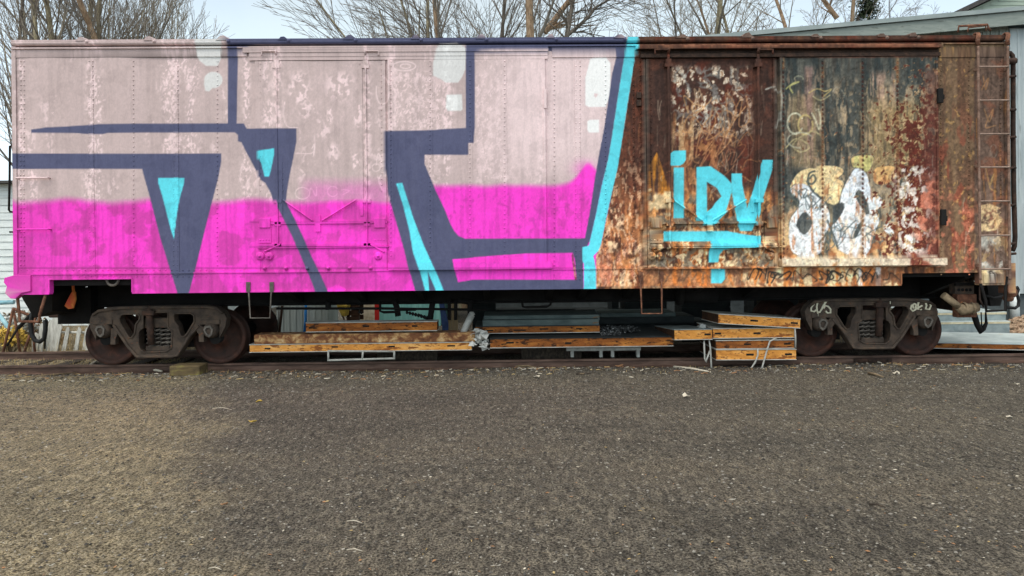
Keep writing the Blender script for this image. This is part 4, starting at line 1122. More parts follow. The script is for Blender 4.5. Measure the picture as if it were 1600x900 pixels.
base = _ramp(nt, f1, [(.33, (.012, .011, .009)), (.43, (.054, .047, .038)), (.52, (.110, .096, .077)), (.61, (.25, .222, .18)), (.69, (.62, .57, .48))])
sandy = _ramp(nt, f1, [(.34, (.018, .015, .010)), (.44, (.110, .090, .056)), (.52, (.235, .195, .130)), (.60, (.41, .355, .25)), (.70, (.62, .55, .44))])
sx = nt.nodes.new('ShaderNodeVectorMath'); sx.operation = 'DOT_PRODUCT'; nt.links.new(P_, sx.inputs[0]); sx.inputs[1].default_value = (1, .43, 0)
mr = nt.nodes.new('ShaderNodeMapRange'); mr.inputs[1].default_value = -3.7; mr.inputs[2].default_value = -5.6; mr.inputs[3].default_value = 0; mr.inputs[4].default_value = .66
nt.links.new(sx.outputs['Value'], mr.inputs[0])
ad = nt.nodes.new('ShaderNodeMath'); ad.operation = 'ADD'; nt.links.new(mr.outputs[0], ad.inputs[0]); nt.links.new(f2, ad.inputs[1])
k = _ramp(nt, ad.outputs[0], [(.62, (0, 0, 0)), (.98, (1, 1, 1))])
c = _mixc(nt, k, base, sandy)
c = _mixc(nt, _ramp(nt, f3, [(.42, (.0, .0, .0)), (.66, (.30, .30, .30))]), c, (.050, .046, .042))
f5 = _noise(nt, .55, 4, .6, P_, stretch=(.5, 1.6, 1))
c = _mixc(nt, 1.0, c, _ramp(nt, f5, [(.32, (.74, .75, .77)), (.5, (1, 1, 1)), (.68, (1.16, 1.13, 1.08))]), 'MULTIPLY')
f7 = _noise(nt, 22, 3, .6, P_, stretch=(1, .38, 1))
c = _mixc(nt, 1.0, c, _ramp(nt, f7, [(.30, (.55, .55, .53)), (.44, (.86, .86, .84)), (.54, (1.10, 1.10, 1.06)), (.68, (1.62, 1.60, 1.48))]), 'MULTIPLY')
f6 = _noise(nt, 26, 2, .5, P_)
c = _mixc(nt, _ramp(nt, f6, [(.685, (0, 0, 0)), (.715, (1, 1, 1))]), c, (.42, .40, .34))
c = _mixc(nt, _ramp(nt, f4, [(.60, (0, 0, 0)), (.66, (.8, .8, .8))]), c, (.022, .020, .018))
nt.links.new(c, bs.inputs['Base Color']); bs.inputs['Roughness'].default_value = .95; bs.inputs['Specular IOR Level'].default_value = .15
_bump(nt, bs, f1, 1.0, .02)
M['gravel'] = m
g = MB(); nxg, nyg = len(gx_), len(gy_)
v = np.stack([gX, gY, gZ], -1).reshape(-1, 3); i, j = np.mgrid[0:nyg - 1, 0:nxg - 1]; a = (i * nxg + j).ravel()
g.add(v, np.stack([a, a + 1, a + nxg + 1, a + nxg], -1), True)
g.build('ground', M['gravel'], kind='structure')

def gh(x, y):
    return GZ + float(gnoise(x, y)) + .03 * math.exp(-((y - .35) / .25) ** 2) - .015 * math.exp(-((y - 1.6) / .9) ** 2)

# loose stones
def stones(name, n, xr, yr, sr, mats, seed, pw=1.0):
    rng = np.random.default_rng(seed)
    o = np.array([(1, 0, 0), (-1, 0, 0), (0, 1, 0), (0, -1, 0), (0, 0, 1), (0, 0, -1)], float)
    fo = np.array([(0, 2, 4), (2, 1, 4), (1, 3, 4), (3, 0, 4), (2, 0, 5), (1, 2, 5), (3, 1, 5), (0, 3, 5)])
    x = rng.uniform(*xr, n); y = yr[0] + (yr[1] - yr[0]) * rng.random(n) ** pw
    s = sr[0] + (sr[1] - sr[0]) * rng.random(n) ** 3
    V = o[None] * (s[:, None, None] * rng.uniform(.6, 1.25, (n, 6, 3)) * np.array([1.15, 1, .7]))
    an = rng.uniform(0, 6.28, n); ca, sa = np.cos(an)[:, None], np.sin(an)[:, None]
    X = V[..., 0] * ca - V[..., 1] * sa + x[:, None]; Y = V[..., 0] * sa + V[..., 1] * ca + y[:, None]
    z0 = GZ + gnoise(x, y) + .03 * np.exp(-((y - .35) / .25) ** 2) - .015 * np.exp(-((y - 1.6) / .9) ** 2)
    Z = V[..., 2] + (z0 + s * .2)[:, None]
    mb = MB(); mb.add(np.stack([X, Y, Z], -1).reshape(-1, 3), (fo[None] + 6 * np.arange(n)[:, None, None]).reshape(-1, 3))
    mb.M = np.repeat(rng.integers(0, len(mats), n), 8).tolist()
    o_ = mb.build(name, mats)
    return tag(o_, kind='stuff')
SM = [surf('stone_%s' % k, [(.35, a), (.65, b)], 30, bump=.3) for k, a, b in (
    ('dark', (.026, .024, .021), (.055, .05, .045)), ('grey', (.06, .055, .048), (.11, .10, .09)), ('brown', (.07, .056, .042), (.125, .105, .08)),
    ('light', (.16, .15, .13), (.30, .28, .24)), ('mid', (.045, .042, .037), (.085, .078, .068)), ('tan', (.09, .08, .062), (.16, .145, .112)))]
stones('gravel', 26000, (-7.6, 7.6), (-7.2, .1), (.005, .016), SM, 1)
stones('gravel', 5200, (-9, 9), (-1.3, .15), (.006, .019), SM, 4)
stones('ballast', 5200, (-10, 10), (.05, .74), (.008, .026), SM[1:4] + SM[:1], 2)
stones('ballast', 2600, (-10, 10), (.95, 2.3), (.010, .03), SM[:3], 3)

# dry grass between and beyond the rails at the left
def tufts(name, n, xr, yr, hgt, mat, seed, lean=.6):
    rng = random.Random(seed); mb = MB()
    for _ in range(n):
        x = rng.uniform(*xr); y = rng.uniform(*yr); h = rng.uniform(*hgt); z = gh(x, y) - .005; a = rng.uniform(0, 6.28); l = rng.uniform(.1, lean) * h; w_ = .004
        dx, dy = math.cos(a), math.sin(a)
        mb.add([(x - dy * w_, y + dx * w_, z), (x + dy * w_, y - dx * w_, z), (x + dx * l * .4 + dy * w_ * .7, y + dy * l * .4 - dx * w_ * .7, z + h * .6), (x + dx * l * .4 - dy * w_ * .7, y + dy * l * .4 + dx * w_ * .7, z + h * .6), (x + dx * l, y + dy * l, z + h)],
               [(0, 1, 2, 3), (3, 2, 4)])
    return tag(mb.build(name, mat), kind='stuff')
M['straw'] = surf('dry_straw', [(.3, rgb(120, 100, 66)), (.5, rgb(164, 142, 98)), (.7, rgb(196, 176, 130))], 9, bump=0)
M['straw_y'] = surf('yellow_dry_leaves', [(.3, rgb(170, 140, 60)), (.7, rgb(222, 190, 92))], 9, bump=0)
tufts('dry_grass', 1500, (-9.5, -5.6), (.95, 2.2), (.015, .07), M['straw'], 5)
tufts('dry_grass', 4200, (-14, -5.4), (2.45, 6.5), (.05, .34), M['straw'], 6)
tufts('dry_grass', 300, (-8.5, 8), (.02, .7), (.02, .07), M['straw'], 7)
tufts('dry_grass', 2500, (6.0, 12), (2.6, 5.6), (.03, .16), M['straw'], 8)

# rails
M['rail'] = surf('rail_steel', [(.3, rgb(58, 44, 38)), (.5, rgb(88, 68, 58)), (.7, rgb(116, 94, 82))], 8, stretch=(.25, 1, 1), bump=.3, rough=.7)
PR = [(-.036, 0), (.036, 0), (.038, -.03), (.012, -.042), (.010, -.115), (.065, -.13), (.065, -.145), (-.065, -.145), (-.065, -.13), (-.010, -.115), (-.012, -.042), (-.038, -.03)]
for yc, lab in ((.83, 'rusty near rail running under the boxcar wheels along the gravel edge'), (2 * CARY - .83, 'rusty far rail behind the wheels with dry grass beside it')):
    r = MB(); n = len(PR); xs = [-40, -12, -6, 0, 6, 12, 40]
    vv = [(x, yc + p[0], p[1]) for x in xs for p in PR]; ff = []
    for q in range(len(xs) - 1):
        for k in range(n): ff.append((q * n + k, (q + 1) * n + k, (q + 1) * n + (k + 1) % n, q * n + (k + 1) % n))
    r.add(vv, ff)
    root = tag(r.build('rail', M['rail'], loc=(0, yc, 0)), lab, 'rail')
    if yc < 1:
        q = MB(); x0 = float(at(1333, 562, yc)[0]); q.box(x0, x0 + .62, yc - .032, yc - .013, -.105, -.045)
        for k in range(4): q.lathe([(0, -.02), (.016, -.018), (.018, 0)], (x0 + .08 + k * .155, yc - .032, -.075), 'y', 8)
        q.build('fishplate', M['rust_dark'], root)
M['tie'] = surf('dark_weathered_tie', [(.3, rgb(34, 30, 26)), (.5, rgb(58, 50, 42)), (.7, rgb(84, 74, 62))], 5, stretch=(5, .6, 3), bump=.6)
tp = MB(); tp.box(-.115, .115, .35, 2.8, -.30, -.128)
x = -9.4; first = None; kk = 0
while x < 9.6:
    if first is None:
        first = o = tp.build('railway_sleeper', M['tie'], loc=(0, 0, 0), bevel=.012)
    else:
        o = first.copy(); COL.objects.link(o)
    o.location = (x + random.Random(kk).uniform(-.05, .05), random.Random(kk).uniform(-.06, .06), 0); kk += 1
    tag(o, 'dark timber sleeper half buried in the gravel under the rails', 'sleeper', 'sleepers under the rails'); x += .62

# ------------------------------------------------------------------ camera, sky and light
cd = bpy.data.cameras.new('camera'); cam = bpy.data.objects.new('camera', cd); COL.objects.link(cam)
cam.matrix_world = Matrix(((RGT[0], UPV[0], -FWD[0], CAM[0]), (RGT[1], UPV[1], -FWD[1], CAM[1]), (RGT[2], UPV[2], -FWD[2], CAM[2]), (0, 0, 0, 1)))
cd.sensor_width = 36; cd.lens = 36 * F / 1600; cd.shift_y = (PCY - 450) / 1600; cd.clip_start = .05; cd.clip_end = 3000
scene.camera = cam
wd = bpy.data.worlds.new('World'); scene.world = wd; wd.use_nodes = True; nt = wd.node_tree
bg = nt.nodes['Background']; sk = nt.nodes.new('ShaderNodeTexSky'); sk.sky_type = 'NISHITA'; sk.sun_disc = False
SUN_EL, SUN_AZ = math.radians(64), math.radians(200)      # high, behind the camera and a little to the left
sk.sun_elevation = SUN_EL; sk.sun_rotation = SUN_AZ; sk.air_density = 1.0; sk.dust_density = 2.0
bw = nt.nodes.new('ShaderNodeRGBToBW'); nt.links.new(sk.outputs[0], bw.inputs[0])
tcw = nt.nodes.new('ShaderNodeTexCoord')
sxyz = nt.nodes.new('ShaderNodeSeparateXYZ'); nt.links.new(tcw.outputs['Generated'], sxyz.inputs[0])
cl = _noise(nt, 2.2, 6, .6, tcw.outputs['Generated'], stretch=(1, 1, 2.2), dist=.3)
gsc = nt.nodes.new('ShaderNodeMix'); gsc.data_type = 'RGBA'; gsc.blend_type = 'MULTIPLY'; gsc.inputs[0].default_value = 1
nt.links.new(bw.outputs[0], gsc.inputs[6]); nt.links.new(_ramp(nt, sxyz.outputs[2], [(.30, (1.24, 1.46, 1.58)), (.55, (1.40, 1.36, 1.28))]), gsc.inputs[7])   # bluish low down, warmer tint added overhead to neutralise the light
mx = _mixc(nt, _ramp(nt, cl, [(.34, (.74, .74, .74)), (.62, (.97, .97, .97))]), sk.outputs[0], gsc.outputs[2])
nt.links.new(mx, bg.inputs[0]); bg.inputs[1].default_value = .137
sd_ = bpy.data.lights.new('sun', 'SUN'); sd_.energy = .50; sd_.angle = math.radians(50); sd_.color = (1, .94, .86)
so = bpy.data.objects.new('sun', sd_); COL.objects.link(so)
dv = Vector((math.sin(SUN_AZ) * math.cos(SUN_EL), math.cos(SUN_AZ) * math.cos(SUN_EL), math.sin(SUN_EL)))
so.rotation_euler = dv.to_track_quat('Z', 'Y').to_euler(); so.location = (0, -6, 20)
scene.view_settings.view_transform = 'Standard'; scene.view_settings.look = 'None'; scene.view_settings.gamma = 1
scene.view_settings.exposure = .93
scene.render.engine = 'CYCLES'
scene.cycles.max_bounces = 6; scene.cycles.diffuse_bounces = 3; scene.cycles.use_denoising = True
# ------------------------------------------------------------------ insulated panels and scrap lying on the track
M['foam'] = surf('amber_foam', [(.28, rgb(150, 90, 38)), (.5, rgb(218, 150, 70)), (.72, rgb(238, 188, 116))], 4, stretch=(.5, 1, 1.5), bump=.5, speck=[(rgb(140, 84, 40), 8, .53), (rgb(206, 190, 160), 11, .66), (rgb(112, 58, 22), 22, .60), (rgb(50, 30, 18), 38, .64)])
M['foam_dark'] = surf('stained_brown_foam', [(.28, rgb(74, 42, 20)), (.5, rgb(144, 84, 36)), (.72, rgb(196, 128, 58))], 4, stretch=(.6, 1, 2), bump=.5, speck=[(rgb(62, 36, 20), 10, .54), (rgb(30, 20, 14), 30, .6)])
M['foam_rusty'] = surf('peeling_rusty_edge', [(.3, rgb(74, 46, 34)), (.48, rgb(126, 82, 52)), (.6, rgb(186, 148, 100)), (.75, rgb(214, 196, 160))], 7, stretch=(1, 1, 1.3), bump=.5)
M['skin'] = surf('white_panel_skin', [(.3, rgb(150, 150, 142)), (.6, rgb(196, 196, 188))], 5, bump=.1, rough=.5, speck=(rgb(150, 118, 84), 7, .66))
M['skin_grey'] = surf('blue_grey_panel_skin', [(.3, rgb(150, 164, 164)), (.6, rgb(196, 206, 204))], 2.2, bump=.1, rough=.5, speck=(rgb(176, 146, 100), 2.4, .64))
M['skin_edge'] = surf('grey_panel_edge', [(.3, rgb(112, 126, 128)), (.6, rgb(146, 158, 158))], 5, bump=.15, rough=.6)
M['cream'] = surf('cream_strip', [(.3, rgb(170, 154, 124)), (.6, rgb(206, 196, 166))], 6, bump=.2)
M['stain'] = surf('dark_stained_end', [(.3, rgb(40, 26, 18)), (.7, rgb(86, 56, 34))], 8, bump=.4)
M['slot'] = surf('dark_slot', [(.3, (.006, .005, .004)), (.7, (.016, .012, .01))], 20, bump=0)
M['sheet'] = surf('dull_blue_grey_sheet', [(.3, rgb(58, 70, 70)), (.5, rgb(86, 98, 96)), (.7, rgb(112, 122, 118))], 5, stretch=(.3, 1, 1), bump=.3, speck=(rgb(120, 92, 66), 6, .66))
M['dark_sheet'] = surf('dark_grey_sheet', [(.3, rgb(32, 36, 37)), (.7, rgb(60, 66, 66))], 5, stretch=(.3, 1, 1), bump=.3)
M['alu'] = surf('dull_white_tube', [(.3, rgb(142, 142, 136)), (.7, rgb(190, 190, 182))], 12, bump=.15, rough=.5)
GRP = 'foam-cored panels stacked under the boxcar'

def panel(label, x0, x1, yt, yb, Yf, depth, core='foam', tilt=0.0, yaw=0.0, pitch=0.0, slots=(), skins=True, group=GRP, top='skin', th=None):
    """front edge measured in the photo at depth Yf"""
    A = at(x0, yt, Yf); B = at(x1, yb, Yf)
    L = float(B[0] - A[0]); xc = float(A[0] + B[0]) / 2; zt = float(at((x0 + x1) / 2, yt, Yf)[2]); zb = float(at((x0 + x1) / 2, yb, Yf)[2])
    root = empty('insulated_panel', (xc, Yf, zb), label, 'panel', group)
    h = zt - zb; s = .010 if skins else 0
    c = MB(); c.box(xc - L / 2, xc + L / 2, Yf + .004, Yf + depth - .004, zb + s, zt - s)
    for px, wd_ in slots:
        x = float(at(px, yb, Yf)[0]); zc = (zt + zb) / 2 + random.Random(int(px)).uniform(-.01, .01); c.box(x - wd_ / 2, x + wd_ / 2, Yf + .001, Yf + .02, zc - h * .09, zc + h * .09, m=1)
    for xe in (xc - L / 2, xc + L / 2): c.box(xe - .003, xe + .003, Yf + .012, Yf + depth - .01, zb + s + .003, zt - s - .003, m=2)
    c.build('foam_core', [M[core], M['slot'], M['stain']], root)
    if skins:
        for nm, za, zb_ in (('top_skin', zt - s, zt), ('bottom_skin', zb, zb + s)):
            q = MB(); q.box(xc - L / 2 - .006, xc + L / 2 + .004, Yf - .008, Yf + depth, za, zb_); q.build(nm, M[top] if nm == 'top_skin' else M['skin'], root)
    root.rotation_euler = (pitch, tilt, yaw)
    return root

panel('long rusty peeling panel lying just above the amber panel left of the grey tube', 397, 742, 521.5, 535.5, .60, .34, 'foam_rusty', skins=False, slots=())
panel('long amber panel lowest on the left, above the white tube frame', 390, 737, 536.2, 549, .60, .9, 'foam', slots=((523, .10), (612, .10), (705, .12), (418, .09)), tilt=.0)
panel('short brown panel with white lower edge lying on the long rusty panel', 478, 683, 503, 518, .66, .26, 'foam_dark', slots=((572, .10), (648, .09), (485, .05)))
panel('dark stained panel under the blue grey sheets beside the crumpled scrap', 743, 937, 509, 520.5, .95, .9, 'foam_dark', top='dark_sheet', slots=((765, .12), (812, .2), (850, .14), (905, .10)))
panel('long rust brown panel above the small grey rack', 766, 1052, 527.5, 542.5, .60, 1.3, 'foam_dark', top='dark_sheet', slots=((797, .12), (888, .1)))
panel('short amber panel at an angle with its grey top showing, left of the tall stack', 1054, 1113, 514.5, 531, .45, 1.3, 'foam', slots=((1106, .10),), yaw=.02, pitch=-.065, top='skin_edge')
panel('tilted amber panel on top of the tall stack', 1122, 1250, 494, 509.5, .38, .9, 'foam', slots=((1178, .12), (1241, .11)), tilt=.070, pitch=-.03)
panel('second amber panel from the top of the tall stack', 1114, 1241, 512.5, 528.5, .45, .9, 'foam', slots=((1122, .1), (1183, .11)))
panel('third and brownest panel of the tall stack', 1119, 1241, 531, 545, .45, .9, 'foam_dark', slots=((1168, .11), (1230, .1)))
panel('bottom panel of the tall stack resting on the rail', 1119, 1244, 545.6, 562.5, .45, .9, 'foam', slots=((1172, .12), (1232, .11)), tilt=.006)

# the stack beside the right hand end of the car
RG = 'panels stacked beyond the right end of the boxcar'
r_ = panel('broad blue grey panel with amber edge lowest in the right hand stack', 1430, 1690, 537, 546.5, 1.32, 1.6, 'foam_dark', top='skin_grey', group=RG, yaw=-.24)
def stepped(label, x0, x1, yt, yb, Yf, depth):
    A = at(x0, yt, Yf); B = at(x1, yb, Yf); zt, zb = float(A[2]), float(B[2]); h = zt - zb
    root = empty('insulated_panel', (float(A[0] + B[0]) / 2, Yf, zb), label, 'panel', RG)
    q = MB(); q.box(A[0], B[0], Yf + .006, Yf + depth, zb, zt - .05); q.build('panel_core', M['skin_edge'], root)
    q = MB(); q.box(A[0] - .01, B[0] + .01, Yf - .004, Yf + depth, zt - .05, zt - .012); q.build('edge_strip', M['cream'], root)
    q = MB(); q.box(A[0] - .01, B[0] + .01, Yf - .004, Yf + depth, zt - .012, zt); q.build('top_skin', M['skin_grey'], root)
stepped('middle blue grey panel of the right hand stack with a cream upper edge', 1440, 1578, 503, 523.5, 2.95, 1.7)
stepped('top blue grey panel of the right hand stack below the coupler', 1440, 1572, 488.5, 502.5, 3.05, 1.7)

# tubes, sheets, straps, scrap
q = MB(); Y = .58
def fr(px, py): return at(px, py, Y)
for a, b in (((512, 548.5), (617, 549)), ((512, 563), (617, 560)), ((513, 548), (513, 564)), ((616, 548), (616, 561)), ((567, 549), (566, 561))):
    q.tube([fr(*a), fr(*b)], .017, 6)
tag(q.build('tube_frame', M['alu'], loc=at(565, 556, Y), bevel=0), 'thin white rectangular tube frame standing on the rail under the amber panel', 'frame')
A = at(885, 543.5, .95); q = MB(); B = at(1001, 547, .95); q.box(A[0], B[0], .93, 1.0, B[2], A[2])
rk = tag(q.build('rack', M['alu'], loc=A), 'low grey rail on short feet below the long rust brown panel', 'rack')
for px in (894, 939, 957, 997):
    q = MB(); a = at(px - 2.4, 547, .94); b = at(px + 2.4, 556, .94); q.box(a[0], b[0], .925, 1.01, float(b[2]) - .02, a[2]); q.build('foot', M['alu'], rk)
q = MB(); P = [at(722, 524, .75), at(729, 508, .8), at(737, 492, .85)]; q.tube(P, [.05, .052, .055], 12); q.lathe([(0, .055), (.03, .048), (.05, .02), (.055, 0)], P[2], 'z', 12)
tag(q.build('plastic_tube', M['alu'], loc=P[0]), 'pale grey round-ended tube leaning beside the long rusty panel', 'tube')
rng = random.Random(4)
def crumple(name, cx, cy, Y, w_, h_, n, mat, label, cat, d=.25, sz=1.0):
    c0 = at(cx, cy, Y); mb = MB()
    for _ in range(n):
        x = c0[0] + rng.uniform(-.5, .5) * w_; y = Y + rng.uniform(0, d); z = c0[2] + rng.uniform(-.5, .5) * h_; s = rng.uniform(.03, .09) * sz
        pts = [(x + rng.uniform(-s, s), y + rng.uniform(-s, s), z + rng.uniform(-s * .6, s * .6)) for _ in range(5)]
        mb.add(pts, [(0, 1, 2), (0, 2, 3), (0, 3, 4), (0, 4, 1), (1, 2, 4), (2, 3, 4)])
    return tag(mb.build(name, mat, loc=c0), label, cat)
M['rag'] = surf('dusty_white_rag', [(.3, rgb(176, 176, 170)), (.7, rgb(232, 232, 226))], 14, bump=.4)
M['foil'] = surf('crumpled_foil', [(.40, rgb(30, 30, 30)), (.55, rgb(90, 92, 92)), (.70, rgb(216, 216, 212))], 26, bump=.6, rough=.45)
crumple('rag', 748, 529, .55, .2, .22, 70, M['rag'], 'dusty white rag bundle between the two long panels', 'rag')
crumple('plastic_lump', 757, 540, .62, .16, .10, 16, M['rag'], 'pale crumpled plastic lump beside the long rust brown panel', 'plastic scrap', .1)
crumple('foil_scrap', 970, 517, 1.0, .60, .07, 420, M['foil'], 'heap of crumpled dark foil on the long rust brown panel', 'scrap', .5, .5)
crumple('foil_scrap', 955, 522, .8, .3, .04, 120, M['foil'], 'small crumpled foil strip in front of the larger foil heap', 'scrap', .1, .4)
crumple('white_scrap', 1099, 511, .75, .1, .07, 10, M['rag'], 'little white crumpled scrap on the angled amber panel', 'scrap', .1)
for (x0, x1, yt, yb, Y, mt, lab) in ((756, 937, 493.5, 500, 1.15, 'sheet', 'upper thin blue grey metal sheet on the dark stained panel'), (754, 936, 500.5, 508.7, 1.0, 'sheet', 'lower thick blue grey metal sheet resting on the dark stained panel'),
                                     (938, 1056, 489.5, 494.5, 2.3, 'sheet', 'thin grey metal sheet lying on the dark sheet pile behind the foil heap'), (930, 1085, 495, 505, 2.4, 'dark_sheet', 'thick dark grey sheet behind the foil heap'), (760, 1110, 506, 524, 2.6, 'dark_sheet', 'wide black sheet added as shade lowest behind the foil heap')):  # the wide black one is added to darken the gap under the car
    a = at(x0, yt, Y); b = at(x1, yb, Y); q = MB(); q.box(a[0], b[0], Y, Y + .8, b[2], a[2])
    tag(q.build('metal_sheet', M[mt], loc=((a[0] + b[0]) / 2, Y, b[2]), bevel=.008), lab, 'sheet')
for P, lab in (([(1213, 528), (1203, 533), (1199, 545), (1192, 570), (1189, 579)], 'white strap hanging straight over the front of the tall stack'),
               ([(1184, 545), (1184, 555), (1180, 566), (1172, 578), (1160, 583)], 'white strap curling out onto the gravel from the tall stack'),
               ([(1108, 531), (1110, 545), (1111, 565), (1112, 579)], 'white strap hanging down left of the tall stack'),
               ([(1100, 532), (1101, 560), (1103, 566), (1109, 548)], 'thin grey looped strap behind the left end of the tall stack'),
               ([(1242, 513), (1243, 530), (1243, 543)], 'short white strap on the right end of the tall stack')):
    q = MB(); q.tube([at(px, py, .40 if px > 1112 else .5) for px, py in P], .014, 6)
    tag(q.build('strap', M['alu'], loc=at(P[-1][0], P[-1][1], .4)), lab, 'strap')
for k, (px, py) in enumerate(((640, 556), (860, 556))):
    a = at(px, py, 1.5); q = MB(); q.box(a[0] - .5, a[0] + .5, 1.2, 1.36, -.12, .17 if k else .16)
    tag(q.build('timber_bearer', M['tie'], loc=(a[0], 1.3, -.12), bevel=.01), ('dark timber bearer carrying the long amber panel', 'dark timber bearer carrying the long rust brown panel')[k], 'timber')

# bits on the gravel
M['moss'] = surf('mossy_old_wood', [(.3, rgb(62, 54, 38)), (.5, rgb(96, 82, 56)), (.7, rgb(128, 122, 66))], 6, stretch=(.6, 1, 2), bump=.6)
a = at(264, 572, .3); b = at(312, 590, .3); q = MB(); q.box(a[0], b[0], .3, .62, gh(-5, .3) - .01, a[2])
tag(q.build('wood_block', M['moss'], loc=(a[0], .3, GZ), bevel=.02), 'mossy brown wooden block on the gravel below the left truck', 'wood block')
M['bark'] = surf('grey_stick', [(.3, rgb(86, 72, 56)), (.7, rgb(142, 124, 98))], 12, bump=.4)
M['scrapw'] = surf('pale_scrap', [(.3, rgb(170, 160, 140)), (.7, rgb(218, 210, 192))], 16, bump=.4)
M['leaf'] = surf('dry_brown_leaf', [(.3, rgb(130, 92, 62)), (.7, rgb(184, 142, 104))], 14, bump=.3)
def stick(px0, py0, px1, py1, r, mat, label, cat, name, curve=.004):
    A = atz(px0, py0, GZ + .025); B = atz(px1, py1, GZ + .025); m_ = (A + B) / 2 + np.array([0, curve, .01])
    q = MB(); q.tube([A, m_, B], [r, r * .9, r * .5], 6); tag(q.build(name, mat, loc=A), label, cat)
stick(10, 595, 120, 582, .016, M['bark'], 'long pale stick on the gravel below the left end of the boxcar', 'stick', 'stick', .05)
stick(28, 566, 30, 586, .008, M['straw'], 'upright straw stalk at the left edge by the rail', 'stalk', 'straw_stalk')
stick(224, 577, 253, 580, .03, M['scrapw'], 'torn white paper roll left of the mossy wooden block', 'paper scrap', 'paper_scrap')
stick(140, 572, 153, 564, .03, M['scrapw'], 'white chip wedged under the leftmost wheel', 'paper scrap', 'paper_scrap')
stick(318, 583, 345, 573, .010, M['bark'], 'bent twig right of the mossy wooden block', 'twig', 'twig', .03)
stick(805, 572, 846, 576, .018, M['bark'], 'curved grey twig below the middle of the boxcar', 'twig', 'twig', .08)
stick(1053, 573, 1110, 581, .020, M['scrapw'], 'pale splintered board left of the hanging straps', 'board', 'board_scrap')
stick(1118, 577, 1140, 578, .03, M['tie'], 'flat black shard under the tall stack', 'shard', 'shard')
stick(900, 585, 922, 584, .02, M['tie'], 'flat dark shard on the gravel below the grey rack', 'shard', 'shard')
stick(1357, 583, 1380, 589, .022, M['bark'], 'broken dark wood chip below the right truck', 'wood chip', 'wood_chip')
stick(332, 638, 362, 640, .0032, M['scrapw'], 'thin white straw lying far down the gravel at left', 'straw', 'straw_stalk', .03)
stick(542, 814, 566, 817, .0032, M['scrapw'], 'upper white straw near the bottom of the gravel', 'straw', 'straw_stalk')
stick(542, 859, 566, 861, .0032, M['scrapw'], 'lower white straw near the bottom of the gravel', 'straw', 'straw_stalk')
stick(326, 888, 346, 890, .0032, M['scrapw'], 'white straw lowest at the left of the gravel', 'straw', 'straw_stalk')
stick(1358, 788, 1384, 793, .010, M['tie'], 'small black twig low on the right of the gravel', 'twig', 'twig')
def leaf(px, py, s, mat, label, cat='leaf', name='dry_leaf'):
    p = atz(px, py, GZ + .02); r = random.Random(int(px * 7 + py)); a = r.uniform(0, 6); q = MB(); n = 7
    ring = [(p[0] + s * (.6 + .5 * r.random()) * math.cos(a + i * 6.283 / n), p[1] + s * (.5 + .5 * r.random()) * math.sin(a + i * 6.283 / n), p[2] + r.uniform(-.3, .7) * s) for i in range(n)]
    low = [(x, y, z - .006) for x, y, z in ring]
    q.add([(p[0], p[1], p[2] + s * .15)] + ring + low + [(p[0], p[1], p[2] + s * .15 - .006)], [(0, i + 1, (i + 1) % n + 1) for i in range(n)] + [(1 + n + i, 1 + n + (i + 1) % n, (i + 1) % n + 1, i + 1) for i in range(n)] + [(2 * n + 1, 1 + n + (i + 1) % n, 1 + n + i) for i in range(n)])
    tag(q.build(name, mat, loc=p), label, cat)
leaf(404, 628, .05, M['straw_y'], 'upper yellow leaf on the gravel below the mossy block')
leaf(395, 660, .045, M['straw_y'], 'lower yellow leaf on the gravel below the mossy block')
leaf(968, 574, .08, M['leaf'], 'curled orange brown leaf at the rail below the grey rack')
leaf(1400, 583, .06, M['scrapw'], 'pale curled leaf at the gravel edge below the right truck')
leaf(1408, 572, .05, M['leaf'], 'brown leaf beside the rail joint')
leaf(986, 590, .035, M['scrapw'], 'bright white chip below the curled orange leaf', 'paper scrap', 'paper_scrap')
leaf(1589, 600, .04, M['scrapw'], 'white chip at the right edge of the gravel', 'paper scrap', 'paper_scrap')
leaf(1073, 619, .06, M['scrapw'], 'flat pale scrap on the gravel below the hanging straps', 'paper scrap', 'paper_scrap')
leaf(1577, 652, .035, M['scrapw'], 'small pale chip right on the gravel below the white chip', 'paper scrap', 'paper_scrap')
leaf(838, 590, .06, M['scrapw'], 'crumpled pale leaf below the curved grey twig')
leaf(688, 580, .05, M['scrapw'], 'pale leaf at the rail below the grey tube')
leaf(350, 788, .03, M['leaf'], 'small brown leaf low on the left gravel')
def litter(name, n, seed, mats, sr):
    rng = np.random.default_rng(seed); mb = MB(); Mi = []
    for _ in range(n):
        px = rng.uniform(0, 1600); py = 580 + 320 * rng.random() ** 1.3; p = atz(px, py, GZ + .012); s = rng.uniform(*sr); a = rng.uniform(0, 6.28); e = rng.uniform(.25, .7)
        dx, dy = math.cos(a) * s, math.sin(a) * s; ux, uy = -dy * e, dx * e; t = rng.uniform(-.2, .5) * s
        x, y, z = p; z = gh(x, y) + .008
        mb.add([(x - dx, y - dy, z), (x + ux * .6, y + uy * .6, z + t), (x + dx, y + dy, z + t * .5), (x - ux * .7, y - uy * .7, z + .004)], [(0, 3, 2, 1)], m=int(rng.integers(0, len(mats))))
    return tag(mb.build(name, mats), kind='stuff')
litter('litter', 900, 21, [M['scrapw'], M['leaf'], M['straw'], M['tie']], (.006, .02))
